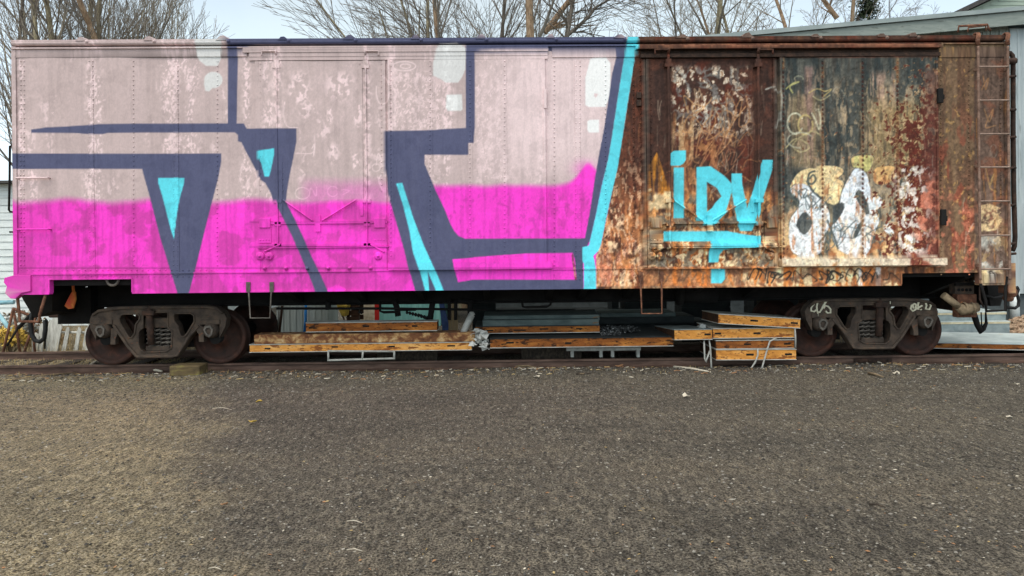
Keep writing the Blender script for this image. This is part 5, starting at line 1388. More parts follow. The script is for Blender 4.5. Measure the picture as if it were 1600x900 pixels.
def litter_edge(n, seed):
    rng = np.random.default_rng(seed); mb = MB(); mats = [M['scrapw'], M['leaf'], M['straw'], M['tie'], M['bark']]
    for _ in range(n):
        x = rng.uniform(-8.5, 8.5); y = rng.uniform(.0, .72); s = rng.uniform(.012, .05); a = rng.uniform(-.7, .7) + (0 if rng.random() < .7 else 1.5); z = gh(x, y) + .012
        mb.tube([(x - math.cos(a) * s, y - math.sin(a) * s, z), (x, y, z + rng.uniform(0, .015)), (x + math.cos(a) * s, y + math.sin(a) * s, z + rng.uniform(-.004, .012))], rng.uniform(.003, .009), 4, m=int(rng.integers(0, 5)), smooth=False)
    return tag(mb.build('litter', mats), kind='stuff')
litter_edge(520, 22)
# ------------------------------------------------------------------ buildings and things behind the car
M['batten'] = surf('weathered_grey_boards', [(.3, rgb(120, 128, 122)), (.5, rgb(146, 153, 146)), (.7, rgb(166, 172, 164))], 3, stretch=(3, 1, .25), bump=.3, speck=(rgb(104, 106, 98), 5, .57))
M['board_blue'] = surf('pale_blue_grey_boards', [(.3, rgb(146, 158, 160)), (.5, rgb(168, 178, 180)), (.7, rgb(184, 192, 192))], 3, stretch=(3, 1, .25), bump=.25, speck=(rgb(138, 146, 146), 5, .57))
M['fascia'] = surf('grey_fascia_board', [(.3, rgb(112, 122, 118)), (.5, rgb(134, 143, 137)), (.7, rgb(152, 158, 150))], 3, stretch=(.5, 1, 4), bump=.2, speck=(rgb(104, 110, 104), 3, .58))
M['roofedge'] = surf('grey_roof_edge', [(.3, rgb(130, 142, 142)), (.7, rgb(160, 170, 168))], 4, stretch=(.4, 1, 1), bump=.2)
M['found'] = surf('dark_foundation', [(.3, rgb(64, 72, 74)), (.7, rgb(96, 104, 106))], 4, bump=.3)  # grey-blue base wall, its dark tone also holds the shade behind the car
M['white_siding'] = surf('white_siding', [(.3, rgb(198, 206, 206)), (.7, rgb(232, 238, 236))], 3, stretch=(.4, 1, 3), bump=.15)
M['green_siding'] = surf('sage_green_siding', [(.3, rgb(150, 166, 152)), (.7, rgb(178, 192, 176))], 3, stretch=(.4, 1, 3), bump=.15)
M['pale_shed'] = surf('pale_shed_boards', [(.3, rgb(150, 160, 156)), (.7, rgb(186, 194, 188))], 3, stretch=(4, 1, .3), bump=.2)
M['teal'] = surf('teal_boards', [(.3, rgb(96, 160, 158)), (.7, rgb(140, 196, 190))], 3, stretch=(4, 1, .3), bump=.2)
M['dark_roof'] = surf('dark_shingles', [(.3, rgb(52, 52, 52)), (.7, rgb(86, 84, 82))], 8, bump=.4)

YB = 6.2
A = at(742, 480, YB); bx0 = float(A[0]); bx1 = 15.5
e0 = at(1079, 57, YB - .35); e1 = at(1600, 9, YB - .35); sl = float((e1[2] - e0[2]) / (e1[0] - e0[0]))
def rake(x, Y=YB): return float(e0[2]) + sl * (x - float(e0[0]))
bld = empty('warehouse', (4, YB, GZ), 'grey boarded building with a sloping roof edge behind the right half of the boxcar', 'building')
xm = float(at(1576, 100, YB)[0])
zf = .58
w = MB()
w.add([(bx0, YB, zf), (xm, YB, zf), (xm, YB, rake(xm) - .3), (bx0, YB, rake(bx0) - .3), (bx0, YB + 9, zf), (bx0, YB + 9, rake(bx0) - .3), (xm, YB + 9, zf), (xm, YB + 9, rake(xm) - .3)], [(0, 1, 2, 3), (4, 0, 3, 5)])
x = bx0 + .1; k = 0
while x < xm:
    w.box(x - .02, x + .02, YB - .022, YB - .002, zf, rake(x) - .45); x += .19 + .05 * ((k * 7) % 3 - 1) * .5; k += 1
w.build('board_wall', M['batten'], bld)
w = MB()
w.box(xm + .002, bx1, YB - .03, YB + 9, zf, rake(xm) - .42)
w.box(xm, xm + .05, YB - .06, YB - .031, zf, rake(xm) - .45)
x = xm + .2
while x < bx1: w.box(x - .009, x + .009, YB - .042, YB - .0305, zf, rake(xm) - .45); x += .2
w.build('plank_wall', M['board_blue'], bld)
w = MB(); w.box(bx0 + .03, bx1 - .03, YB + .04, YB + 8.9, GZ - .2, zf - .002); w.build('foundation', M['found'], bld)
def rakebar(mb, x0, x1, y0, y1, o0, o1):
    a0, a1, b0, b1 = rake(x0) + o0, rake(x0) + o1, rake(x1) + o0, rake(x1) + o1
    mb.add([(x0, y0, a0), (x1, y0, b0), (x1, y1, b0), (x0, y1, a0), (x0, y0, a1), (x1, y0, b1), (x1, y1, b1), (x0, y1, a1)], [(0, 3, 2, 1), (4, 5, 6, 7), (0, 1, 5, 4), (1, 2, 6, 5), (2, 3, 7, 6), (3, 0, 4, 7)])
w = MB(); rakebar(w, bx0 - .3, bx1 + .3, YB - .30, YB - .25, -.42, -.115); w.build('fascia', M['fascia'], bld)
w = MB(); rakebar(w, bx0 - .35, bx1 + .35, YB - .36, YB + 9.2, -.10, 0); w.build('roof', M['roofedge'], bld)
w = MB(); w.tube([at(1585, 455, YB - .15), at(1586, 500, YB - .15)], .10, 12); w.build('standpipe', M['white_siding'], bld)
w = MB(); c = at(1590, 300, YB); w.box(c[0] - .3, c[0] + 3, YB - .075, YB - .045, zf, float(at(1590, 318, YB)[2])); w.build('lower_cladding', M['board_blue'], bld)

# the sage green house beyond, only its gable corner shows
yh = 26.0; h = empty('green_house', (float(at(1600, 0, yh)[0]), yh, GZ), 'sage green sided house gable rising above the grey roof at the top right', 'house')
p0 = at(1516, 14, yh); p1 = at(1546, -3, yh); s2 = float((p1[2] - p0[2]) / (p1[0] - p0[0])) * .85
hx0, hx1 = float(p0[0]) - 1.0, float(p0[0]) + 13; ridge = (hx0 + hx1) / 2; ze = float(p0[2]) - s2 * 1.0
w = MB(); w.prism([(hx0 + .5, GZ), (hx1 - .5, GZ), (hx1 - .5, ze + .2), (ridge, ze + s2 * 7 - .2), (hx0 + .5, ze + .2)], yh, yh + 10)
z = .4
while z < ze + s2 * 7 - .4:
    d = max(0, (z - ze) / s2) if z > ze else 0
    w.add([(hx0 + .7 + d, yh - .03, z), (hx1 - .7 - d, yh - .03, z), (hx1 - .7 - d, yh - .004, z + .18), (hx0 + .7 + d, yh - .004, z + .18)], [(0, 1, 2, 3)]); z += .2
w.build('wall', M['green_siding'], h)
w = MB()
for sgn in (0, 1):
    P = [(hx0, ze), (ridge, ze + s2 * 7), (ridge, ze + s2 * 7 + .25), (hx0 - .1, ze + .2)]
    if sgn: P = [(2 * ridge - x, z) for x, z in P][::-1]
    w.prism(P, yh - .5, yh + 10.4)
w.build('roof', M['dark_roof'], h)

# white house beyond the left end
yw = 8.0; a = at(-330, 283, yw); b = at(330, 283, yw); zt = float(at(5, 284, yw)[2])
h = empty('white_house', (float(a[0] + b[0]) / 2, yw, GZ), 'white lap-sided building glimpsed past the left end of the boxcar', 'building')
w = MB(); w.box(a[0], b[0], yw, yw + 7, GZ, zt); z = GZ + .3
while z < zt - .1:
    w.add([(a[0], yw - .022, z), (b[0], yw - .022, z), (b[0], yw - .003, z + .17), (a[0], yw - .003, z + .17)], [(0, 1, 2, 3), (1, 0, 3, 2)][:1]); z += .19
w.build('wall', M['white_siding'], h)
w = MB(); w.add([(a[0] - .3, yw - .35, zt), (b[0] + .3, yw - .35, zt), (b[0] + .3, yw + 3.5, zt + .25), (a[0] - .3, yw + 3.5, zt + .25), (b[0] + .3, yw + 7.3, zt), (a[0] - .3, yw + 7.3, zt)], [(0, 1, 2, 3), (3, 2, 4, 5)]); w.box(a[0] - .3, b[0] + .3, yw - .35, yw + 7.3, zt - .06, zt - .004)
w.build('roof', M['dark_roof'], h)

# sheds seen between the wheels
def shed(name, x0, x1, Y, zt, mat, label, cat, step, d=3.0):
    a = at(x0, 490, Y); b = at(x1, 490, Y); r = empty(name, (float(a[0] + b[0]) / 2, Y, GZ), label, cat)
    w = MB(); w.box(a[0], b[0], Y, Y + d, GZ, zt); x = float(a[0]) + step
    while x < b[0]: w.box(x - .012, x + .012, Y - .012, Y - .001, GZ, zt); x += step
    w.build('wall', mat, r)
    w = MB(); w.add([(a[0] - .2, Y - .3, zt), (b[0] + .2, Y - .3, zt), (b[0] + .2, Y + d + .2, zt + .3), (a[0] - .2, Y + d + .2, zt + .3)], [(0, 1, 2, 3)]); w.box(a[0] - .2, b[0] + .2, Y - .3, Y + d + .2, zt - .08, zt - .003); w.build('roof', M['dark_roof'], r)
    return r
shed('garden_shed', 432, 512, 5.2, 2.4, M['pale_shed'], 'pale grey boarded shed seen under the boxcar beside the left truck', 'shed', .14, 1.0)
shed('teal_shed', 592, 688, 7.0, 2.4, M['teal'], 'teal boarded shed seen under the middle of the boxcar', 'shed', .19)
M['blue'] = surf('blue_paint', [(.3, rgb(28, 104, 176)), (.7, rgb(60, 140, 206))], 6, bump=.1)
M['red'] = surf('red_paint', [(.3, rgb(176, 30, 26)), (.7, rgb(208, 52, 44))], 6, bump=.1)
M['navy_tarp'] = surf('navy_tarpaulin', [(.3, rgb(30, 48, 88)), (.7, rgb(66, 92, 140))], 5, bump=.3)
M['tan'] = surf('tan_boards', [(.3, rgb(120, 104, 78)), (.7, rgb(176, 160, 126))], 5, stretch=(4, 1, .4), bump=.3)
M['cream_wall'] = surf('cream_stone_wall', [(.3, rgb(164, 150, 124)), (.5, rgb(206, 194, 168)), (.7, rgb(226, 216, 196))], 7, bump=.5)
M['yellow'] = surf('yellow_paint', [(.3, rgb(150, 122, 40)), (.7, rgb(214, 184, 84))], 6, bump=.2)
M['brown'] = surf('dark_brown_wood', [(.3, rgb(44, 30, 24)), (.7, rgb(90, 64, 48))], 6, bump=.4)
q = MB(); q.tube([at(478, 466, 5.0), at(477.5, 500, 5.0), at(475.5, 524, 5.0)], .03, 8); tag(q.build('blue_post', M['blue'], loc=at(477, 524, 5.0)), 'bright blue post standing against the pale grey shed', 'post')
q = MB(); a = at(585, 470, 6.2); b = at(592, 518, 6.2); q.box(a[0], b[0], 6.2, 6.3, GZ, a[2] + .3); q.box(a[0] - .004, b[0] + .004, 6.19, 6.31, b[2] + .25, b[2] + .27); tag(q.build('red_post', M['red'], loc=(a[0], 6.2, GZ), bevel=.01), 'red square post between the cream wall and the teal shed', 'post')
a = at(558, 470, 6.8); b = at(586, 520, 6.8); q = MB(); q.box(a[0], b[0], 6.8, 7.0, GZ, float(a[2]) + .05); q.box(float(a[0]) - .03, float(b[0]) + .03, 6.77, 7.03, float(a[2]) + .05, float(a[2]) + .10); tag(q.build('stone_wall', M['cream_wall'], loc=(a[0], 6.8, GZ), bevel=.03), 'short cream stone wall left of the red post', 'wall')
# yellow machine and brown crate
r = empty('yellow_barrow', (float(at(534, 500, 4.9)[0]), 4.9, GZ), 'yellow wheelbarrow tipped up beside the pale grey shed', 'wheelbarrow')
q = MB(); c0 = at(527, 474, 4.9); c1 = at(545, 494, 4.9); q.prism([(c0[0], c0[2]), (c1[0], c0[2] - .03), (c1[0] - .05, c1[2]), (c0[0] + .12, c1[2] + .02)], 4.75, 5.2); q.build('tub', M['yellow'], r, bevel=.02)
q = MB(); q.tube([(c0[0] + .05, 4.8, c1[2] + .2), (c1[0] + .1, 4.75, GZ + .05)], .02, 6); q.tube([(c0[0] + .05, 5.15, c1[2] + .2), (c1[0] + .1, 5.2, GZ + .05)], .02, 6); q.build('handle', M['brown'], r)
q = MB(); q.lathe([(0, -.04), (.16, -.04), (.18, 0), (.16, .04), (0, .04)], (c0[0] + .2, 4.95, GZ + .17), 'y', 18); q.build('wheel', M['rubber'], r)
a = at(541, 476, 5.1); b = at(561, 506, 5.1); q = MB()
for k in range(5): zz = GZ + .04 + k * .14; q.box(a[0], b[0], 5.1, 5.13, zz, zz + .11)
for xx in (a[0], b[0] - .06): q.box(xx, xx + .06, 5.13, 5.2, GZ, a[2])
for k in range(5): zz = GZ + .04 + k * .14; q.box(a[0], b[0], 5.6, 5.63, zz, zz + .11)
q.box(a[0], b[0], 5.13, 5.6, GZ + .02, GZ + .05); q.box(a[0], b[0], 5.1, 5.63, a[2] - .02, a[2])
tag(q.build('slatted_crate', M['brown'], loc=(a[0], 5.1, GZ)), 'dark brown slatted crate between the yellow barrow and the cream wall', 'crate')
a = at(686, 474, 4.9); b = at(702, 526, 4.9); q = MB(); q.add([(a[0], 4.9, a[2]), (a[0] + .10, 4.9, a[2]), (b[0] + .05, 4.8, GZ), (b[0] - .12, 4.8, GZ), (a[0], 5.0, a[2]), (a[0] + .10, 5.0, a[2]), (b[0] + .05, 4.9, GZ), (b[0] - .12, 4.9, GZ)], [(3, 2, 1, 0), (4, 5, 6, 7), (1, 2, 6, 5), (0, 4, 7, 3), (0, 1, 5, 4)])
tag(q.build('blue_plank', M['navy_tarp'], loc=(b[0], 4.9, GZ)), 'dark blue plank leaning between the teal shed and the tan boards', 'plank')
for px, lab in ((703, 'leftmost'), (708, 'middle'), (713, 'rightmost')):
    a = at(px - 2.4, 474, 4.8); b = at(px + 2.4, 524, 4.8); q = MB(); q.box(a[0], b[0], 4.8, 4.84, GZ, a[2]); tag(q.build('tan_board', M['tan'], loc=(a[0], 4.8, GZ)), lab + ' of three tan boards standing right of the dark blue plank', 'board', 'tan boards standing behind the boxcar')
# broom and poles by the left truck
q = MB(); q.tube([at(436, 476, 4.0), at(434, 522, 4.0)], .022, 6); tag(q.build('pole', M['alu'], loc=at(434, 522, 4)), 'pale pole standing left of the pale grey shed', 'pole')
q = MB(); q.tube([at(441, 478, 3.9), at(436, 523, 3.9)], .03, 6); tag(q.build('pole', M['brown'], loc=at(436, 523, 3.9)), 'brown pole leaning against the pale pole', 'pole')
r = empty('hand_pump', at(427, 520, 3.8), 'white and teal hand pump beside the two poles', 'pump')
q = MB(); q.tube([at(425, 486, 3.8), at(426, 500, 3.8)], .025, 8); q.tube([at(424, 505, 3.8), at(423, 521, 3.8)], .04, 8); q.tube([at(430, 505, 3.8), at(430, 521, 3.8)], .04, 8); q.build('body', M['alu'], r)
q = MB(); q.tube([at(422, 506, 3.78), at(427, 497, 3.78), at(432, 506, 3.78), at(422, 506, 3.78)], .03, 8); q.build('handle', M['teal'], r)

# dark blocks added for the shade on the wall, slivers left between them
for i_, (x0, x1, yt, yb, Y, lab) in enumerate(((738, 775, 462, 522, 3.4, 'dark block added as shade right of the tan boards'), (775, 900, 484, 516, 3.7, 'long low dark block added as shade behind the blue grey sheets'), (956, 967, 462, 500, 3.5, 'narrow dark block added as shade behind the thin grey sheet'),
                              (976, 1042, 466, 500, 3.6, 'wide dark block added as shade behind the right stirrup step'), (1065, 1142, 462, 530, 3.6, 'tall dark block added as shade behind the tilted amber panel'), (1178, 1260, 462, 545, 3.5, 'tall dark block added as shade behind the right end of the tall stack'), (900, 975, 484, 505, 3.8, 'small low dark block added as shade behind the foil heap'))):
    a = at(x0, yt, Y); b = at(x1, yb, Y); q = MB(); zt = float(a[2]); n_ = max(2, int((zt - GZ) / .2))
    for k in range(n_): zz = GZ + (zt - GZ) * k / n_; q.box(a[0], b[0], Y, Y + .6, zz, zz + (zt - GZ) / n_ - .012)
    q.box(a[0] + .02, b[0] - .02, Y + .02, Y + .58, GZ, zt)
    tag(q.build('shade_block', M['dark_sheet'], loc=(a[0], Y, GZ)), lab, 'crate', 'dark blocks added as shade behind the boxcar')

# picket fence, rusty trestle and scrap at the left end
M['picket'] = surf('weathered_white_picket', [(.3, rgb(150, 148, 138)), (.5, rgb(196, 196, 188)), (.7, rgb(222, 222, 214))], 8, stretch=(3, 1, .5), bump=.4)
fy = 3.3; fe = empty('picket_fence', (float(at(100, 550, fy)[0]), fy, GZ), 'broken white picket fence leaning behind the left wheel', 'fence')
for (xb, xt, yt, wd_, dy) in ((54, 56, 520, .13, -.12), (62, 66, 505, .10, -.10), (73, 80, 500, .09, .02), (78, 90, 487, .16, .0), (86, 94, 506, .075, -.05), (99, 106, 511, .075, 0), (118, 124, 511, .075, 0), (131, 136, 512, .075, 0), (138, 144, 520, .07, .04), (136, 141, 490, .05, -.03), (140, 146, 480, .05, .0)):
    a = at(xb, 553, fy + dy); b = at(xt, yt, fy + dy); q = MB(); x0, x1, z1 = float(a[0]), float(b[0]), float(b[2]); y = fy + dy; hw = wd_ / 2
    f4 = [(x0 - hw, GZ - .02), (x0 + hw, GZ - .02), (x1 + hw, z1 - .06), (x1 + hw * .3, z1), (x1 - hw * .3, z1), (x1 - hw, z1 - .06)]
    q.prism(f4, y - .01, y + .012); q.build('picket', M['picket'], fe)
q = MB(); q.tube([at(72, 523, fy + .06), at(96, 519, fy + .06), at(136, 519.5, fy + .06)], .028, 4); q.build('rail', M['picket'], fe)
tr = empty('trestle', (float(at(25, 550, 2.6)[0]), 2.6, GZ), 'rusty steel trestle on thin splayed legs at the left edge', 'trestle')
for p, q_, Y in (((21, 482), (6, 551), 2.55), ((21, 482), (35, 546), 2.75), ((56, 495), (38, 551), 2.55), ((50, 500), (58, 549), 2.75)):
    q = MB(); A_ = at(*p, Y); B_ = np.array([float(at(*q_, Y)[0]), Y - .05, GZ]); q.tube([A_, B_], .024, 5); q.build('leg', M['rust'], tr)
q = MB(); q.tube([at(20, 482, 2.65), at(57, 497, 2.65)], .03, 5); q.build('top_rail', M['rust'], tr)
M['pale_blue'] = surf('pale_blue_pipe', [(.3, rgb(120, 170, 184)), (.7, rgb(176, 212, 220))], 8, bump=.1)
q = MB(); q.tube([at(-30, 474, 4.2), at(22, 472, 4.2)], .045, 8); q.tube([at(-10, 474, 4.2), at(-9, 545, 4.2)], .04, 8); tag(q.build('blue_pipe', M['pale_blue'], loc=at(0, 540, 4.2)), 'pale blue pipe rail behind the rusty trestle', 'pipe')
q = MB(); q.tube([at(-6, 486, 3.6), at(14, 512, 3.6), at(25, 530, 3.6)], .04, 6); tag(q.build('blue_board', M['pale_blue'], loc=at(25, 530, 3.6)), 'light blue batten slanting down behind the rusty trestle', 'board')
crumple('white_sacking', 12, 506, 3.7, .5, .36, 110, M['rag'], 'white torn sacking heaped behind the rusty trestle', 'sacking', .4)
crumple('white_bag', 40, 505, 3.9, .32, .36, 90, M['rag'], 'pale plastic bag between the trestle and the picket fence', 'bag', .3)
def bush(name, cx, cy, Y, rad, n, mat, label, cat, leaf=.03, twig=M['bark']):
    c = at(cx, cy, Y); rr = random.Random(int(cx * 3 + cy)); root = empty(name, (c[0], Y, GZ), label, cat)
    f_, t_ = MB(), MB()
    for _ in range(n):
        a = rr.uniform(0, 6.28); e = rr.uniform(-.3, 1.3); d = rad * rr.random() ** .5
        p = Vector((c[0] + d * math.cos(a) * math.cos(e), Y + d * math.sin(a) * math.cos(e), max(GZ + .03, c[2] + d * math.sin(e) * .8)))
        u = Vector((rr.gauss(0, 1), rr.gauss(0, 1), rr.gauss(0, 1))).normalized() * leaf; v_ = u.orthogonal().normalized() * leaf * .4
        f_.add([p - u, p + v_, p + u, p - v_], [(0, 1, 2, 3)])
        if rr.random() < .12: t_.tube([(c[0] + (p[0] - c[0]) * .15, Y, GZ), p], .006, 3, caps=False)
    f_.build('foliage', mat, root); t_.build('stems', twig, root)
bush('yellow_bush', 14, 532, 2.9, .34, 420, M['straw_y'], 'small yellow bush under the rusty trestle', 'bush', .045)
M['brush'] = surf('brown_brush', [(.3, rgb(86, 70, 50)), (.7, rgb(150, 126, 92))], 9, bump=0)
bush('brushwood', 30, 520, 4.6, .6, 700, M['brush'], 'brown brushwood heap behind the white sacking', 'brushwood', .05)
bush('brushwood', 66, 530, 4.4, .5, 500, M['brush'], 'brown brushwood heap behind the picket fence', 'brushwood', .05)
# leaf heap right
c = at(1600, 512, 4.0); lf = MB(); rr = random.Random(9)
for _ in range(1500):
    a = rr.uniform(0, 6.28); d = 1.0 * rr.random() ** .7; hmax = .42 * (1 - (d / 1.05) ** 2); p = Vector((c[0] + .55 + d * math.cos(a), 4.1 + d * math.sin(a) * .8, GZ + hmax + rr.uniform(-.03, .03)))
    u = Vector((rr.gauss(0, 1), rr.gauss(0, 1), rr.gauss(0, .6))).normalized() * .05; v_ = u.orthogonal().normalized() * .028; lf.add([p - u, p + v_, p + u, p - v_], [(0, 1, 2, 3)])
lf.lathe([(.95, 0), (.8, .16), (.5, .32), (.0, .40)], (c[0] + .55, 4.1, GZ), 'z', 18)
M['leafpile'] = surf('pinkish_dry_leaves', [(.3, rgb(112, 88, 70)), (.5, rgb(166, 140, 116)), (.7, rgb(206, 184, 158))], 14, bump=.4)
tag(lf.build('leaves', M['leafpile'], loc=c), kind='stuff')

# ------------------------------------------------------------------ bare trees
M['bark_olive'] = surf('olive_grey_bark', [(.3, rgb(104, 96, 76)), (.5, rgb(146, 136, 110)), (.7, rgb(178, 168, 140))], 10, stretch=(2, 2, .4), bump=.7, bdist=.02)
M['bark_dark'] = surf('dark_grey_bark', [(.3, rgb(60, 55, 50)), (.5, rgb(90, 83, 75)), (.7, rgb(120, 112, 102))], 10, stretch=(2, 2, .4), bump=.6, bdist=.02)
M['bark_brown'] = surf('light_brown_bark', [(.3, rgb(104, 84, 66)), (.5, rgb(146, 122, 98)), (.7, rgb(176, 152, 126))], 10, stretch=(2, 2, .4), bump=.6, bdist=.02)
M['twig'] = surf('grey_twigs', [(.3, rgb(112, 104, 92)), (.7, rgb(160, 150, 134))], 6, bump=0)
M['twig_dark'] = surf('dark_twigs', [(.3, rgb(96, 90, 84)), (.7, rgb(136, 128, 118))], 6, bump=0)

def rnd_dir(d, ang, rng):
    a = d.orthogonal().normalized(); b = d.cross(a); t = rng.uniform(0, 2 * math.pi)
    return (d * math.cos(ang) + (a * math.cos(t) + b * math.sin(t)) * math.sin(ang)).normalized()

def grow(out, p, d, L, r, lvl, rng, P):
    step = (.55, .45, .34, .28, .24)[lvl]; n = max(3, int(L / step)); r0 = r
    for i in range(n):
        d = Vector((d.x + rng.gauss(0, P['wob']), d.y + rng.gauss(0, P['wob']), d.z + rng.gauss(0, P['wob']) + P['up'] * (.3 if lvl == 0 else 1))).normalized()
        q = p + d * (L / n); r1 = max(r * (1 - (.72 if lvl == 0 else .85) * (i + 1) / n), P['rmin'])
        out[0 if lvl == 0 else 1].append((p.copy(), q.copy(), r0, r1))
        frac = (i + 1) / n
        if lvl < P['lv'] and (q.z > P['hb'] or lvl > 0) and frac > .08 and frac < .98:
            k = P['n'][lvl]; k = int(k) + (1 if rng.random() < k - int(k) else 0)
            for _ in range(k):
                nd = rnd_dir(d, math.radians(rng.gauss(P['ang'], 9)), rng)
                if nd.z < -.05: nd.z = abs(nd.z) * .3
                if 'bias' in P: nd = (nd + P['bias'] * .35).normalized()
                cl_ = L * P['lr'] * rng.uniform(.6, 1.1) * ((1.05 - .6 * frac) if lvl == 0 else (1.0 - .5 * frac)); 
                grow(out, q, nd, max(cl_, .35), max(r1 * rng.uniform(.30, .55), P['rmin']), lvl + 1, rng, P)
        p = q; r0 = r1

def segs_mesh(segs):
    mb = MB()
    for big in (True, False):
        S = [s for s in segs if (s[2] > .045) == big]
        if not S: continue
        n = 9 if big else 3
        a = np.array([tuple(s[0]) for s in S]); b = np.array([tuple(s[1]) for s in S]); ra = np.array([s[2] for s in S])[:, None, None]; rb = np.array([s[3] for s in S])[:, None, None]
        t = b - a; t /= np.linalg.norm(t, axis=1, keepdims=True) + 1e-9
        ref = np.where(np.abs(t[:, 2:3]) > .9, np.array([[1., 0, 0]]), np.array([[0, 0, 1.]])); u = np.cross(t, ref); u /= np.linalg.norm(u, axis=1, keepdims=True); v = np.cross(t, u)
        an = np.arange(n) * 2 * np.pi / n
        ring = u[:, None] * np.cos(an)[None, :, None] + v[:, None] * np.sin(an)[None, :, None]
        V = np.concatenate([a[:, None] + ring * ra, b[:, None] + ring * rb], 1).reshape(-1, 3)
        k = np.arange(n); base = (np.arange(len(S)) * 2 * n)[:, None]
        Fq = np.stack([base + k, base + (k + 1) % n, base + n + (k + 1) % n, base + n + k], -1).reshape(-1, 4)
        mb.add(V, Fq, True)
    return mb

def tree(label, px, Y, r, H, group, bark='bark_dark', twig='twig', lean=(0, 0), seed=1, **kw):
    """px: where its trunk crosses the roof line (photo y = 62)"""
    top = at(px, 62, Y); z62 = float(top[2]); x0 = float(top[0]) - lean[0] * (z62 - GZ)
    P = dict(wob=.035, up=.02, rmin=.008, hb=4.2, lv=3, n=(1.35, .9, .55, .4, 0), ang=36, lr=.40); P.update(kw)
    rng = random.Random(seed); out = ([], [])
    root = empty('bare_tree', (x0, Y, GZ), label, 'tree', group)
    for st in range(kw.get('stems', 1)):
        l = lean if st == 0 else (lean[0] + rng.uniform(-.25, .25), lean[1] + rng.uniform(-.2, .2))
        d = Vector((l[0], l[1], 1)).normalized()
        grow(out, Vector((x0 + (0 if st == 0 else rng.uniform(-.3, .3)), Y, GZ - .1)), d, H * (1 if st == 0 else rng.uniform(.7, .95)), r * (1 if st == 0 else rng.uniform(.6, .9)), 0, rng, P)
    segs_mesh(out[0]).build('trunk', M[bark], root)
    if out[1]: segs_mesh(out[1]).build('crown', M[twig], root)
    return root

TG1 = 'thicket of bare trees behind the left end'; TG2 = 'bare trees behind the middle of the boxcar'; TG3 = 'bare trees behind the grey building'
pl = dict(up=.035, ang=29, lr=.42, n=(1.5, 1.2, .8, 0, 0), lv=3, rmin=.0052)
for i_, (lab, px, Y, r, H, bark, lean, s) in enumerate((
        ('dark bare tree at the far left edge leaning away from the others', 8, 12, .12, 12, 'bark_dark', (-.12, 0), 11),
        ('dark forked bare tree just above the left end of the boxcar', 25, 11, .13, 13, 'bark_dark', (0, 0), 12),
        ('brown many-stemmed bare tree second from the boxcar corner', 53, 13, .14, 13, 'bark_olive', (.0, .0), 13),
        ('slender tilted bare tree between the brown and the forked trunks', 70, 12, .08, 12, 'bark_dark', (.10, 0), 14),
        ('bare tree forking in a narrow V over the first roof seam', 89, 11, .12, 13, 'bark_olive', (.02, 0), 15),
        ('dark bare tree slanting steeply right over the roof', 116, 13, .08, 12, 'bark_dark', (.24, 0), 16),
        ('left stem of the close pair of pale olive trees', 137, 12, .14, 14, 'bark_olive', (0, 0), 17),
        ('right stem of the close pair of pale olive trees', 148, 12.4, .14, 14, 'bark_olive', (.02, 0), 18),
        ('pale olive bare tree just right of the close pair', 165, 13, .13, 13, 'bark_olive', (-.01, 0), 19),
        ('light brown straight bare tree rightmost of the thick left trunks', 193, 12, .15, 14, 'bark_brown', (.02, 0), 20))):
    tree(lab, px, Y, r, H, TG1, bark, 'twig' if i_ % 3 else 'twig_dark', lean, s, **pl)
# the fan of thin saplings falling away to the right
sp = dict(up=.04, ang=20, lr=.48, n=(1.6, 1.4, .8, 0, 0), hb=3.2, lv=3, rmin=.0048, stems=3, wob=.03)
for i_, (px, H, s) in enumerate(((210, 12.5, 31), (228, 12, 32), (246, 11.6, 33), (264, 11.2, 34), (282, 10.6, 35), (300, 9.9, 36), (316, 9.2, 37), (332, 8.6, 38), (345, 8.1, 39))):
    tree('thin bare sapling fanning right above the white paint patch, %s' % ('tallest of the fan', 'second tallest of the fan', 'third tallest of the fan', 'fourth tallest of the fan', 'middle height of the fan', 'fourth shortest of the fan', 'third shortest of the fan', 'second shortest of the fan', 'shortest of the fan')[i_],
         px - 12, 12.5, .045, H, TG1, 'bark_olive', 'twig', (.13, 0), s, **sp)
L_ = dict(up=.01, ang=31, lr=.48, n=(1.7, 1.3, .8, .4, 0), lv=4, hb=3.0, rmin=.0052)
for lab, px, Y, r, H, bark, tw, lean, s, kw in (
        ('bare tree whose branches sweep far left into the open sky', 640, 13, .10, 12, 'bark_olive', 'twig_dark', (-.30, 0), 51, dict(bias=Vector((-1.3, 0, .15)), stems=2)),
        ('bare tree with two leaning stems beside the sweeping tree', 652, 12, .12, 13, 'bark_olive', 'twig_dark', (-.16, 0), 52, dict(bias=Vector((-.8, 0, .2)), stems=3)),
        ('lone bare tree with thin low branches reaching left', 600, 15, .07, 11, 'bark_dark', 'twig', (-.26, 0), 57, dict(bias=Vector((-1.2, 0, .1)), stems=2)),
        ('straight brown bare tree above the white painted octagon', 714, 12, .135, 14, 'bark_brown', 'twig_dark', (-.02, 0), 53, {}),
        ('grey bare tree forking in two right of the straight brown tree', 748, 13, .115, 14, 'bark_dark', 'twig_dark', (0, 0), 54, {}),
        ('dark bare tree with spreading stems left of the thick trunk', 772, 13, .10, 13, 'bark_dark', 'twig_dark', (.03, 0), 55, dict(stems=2)),
        ('thin dark bare tree close left of the thick trunk', 797, 14, .06, 12, 'bark_dark', 'twig', (.02, 0), 56, {})):
    P = dict(L_); P.update(kw); tree(lab, px, Y, r, H, TG2, bark, tw, lean, s, **P)
t_ = tree('thickest bare trunk with one big limb forking right behind the middle of the roof', 846, 11, .20, 15, TG2, 'bark_brown', 'twig_dark', (-.005, 0), 61, n=(.7, .9, .6, .5, 0), rmin=.008)
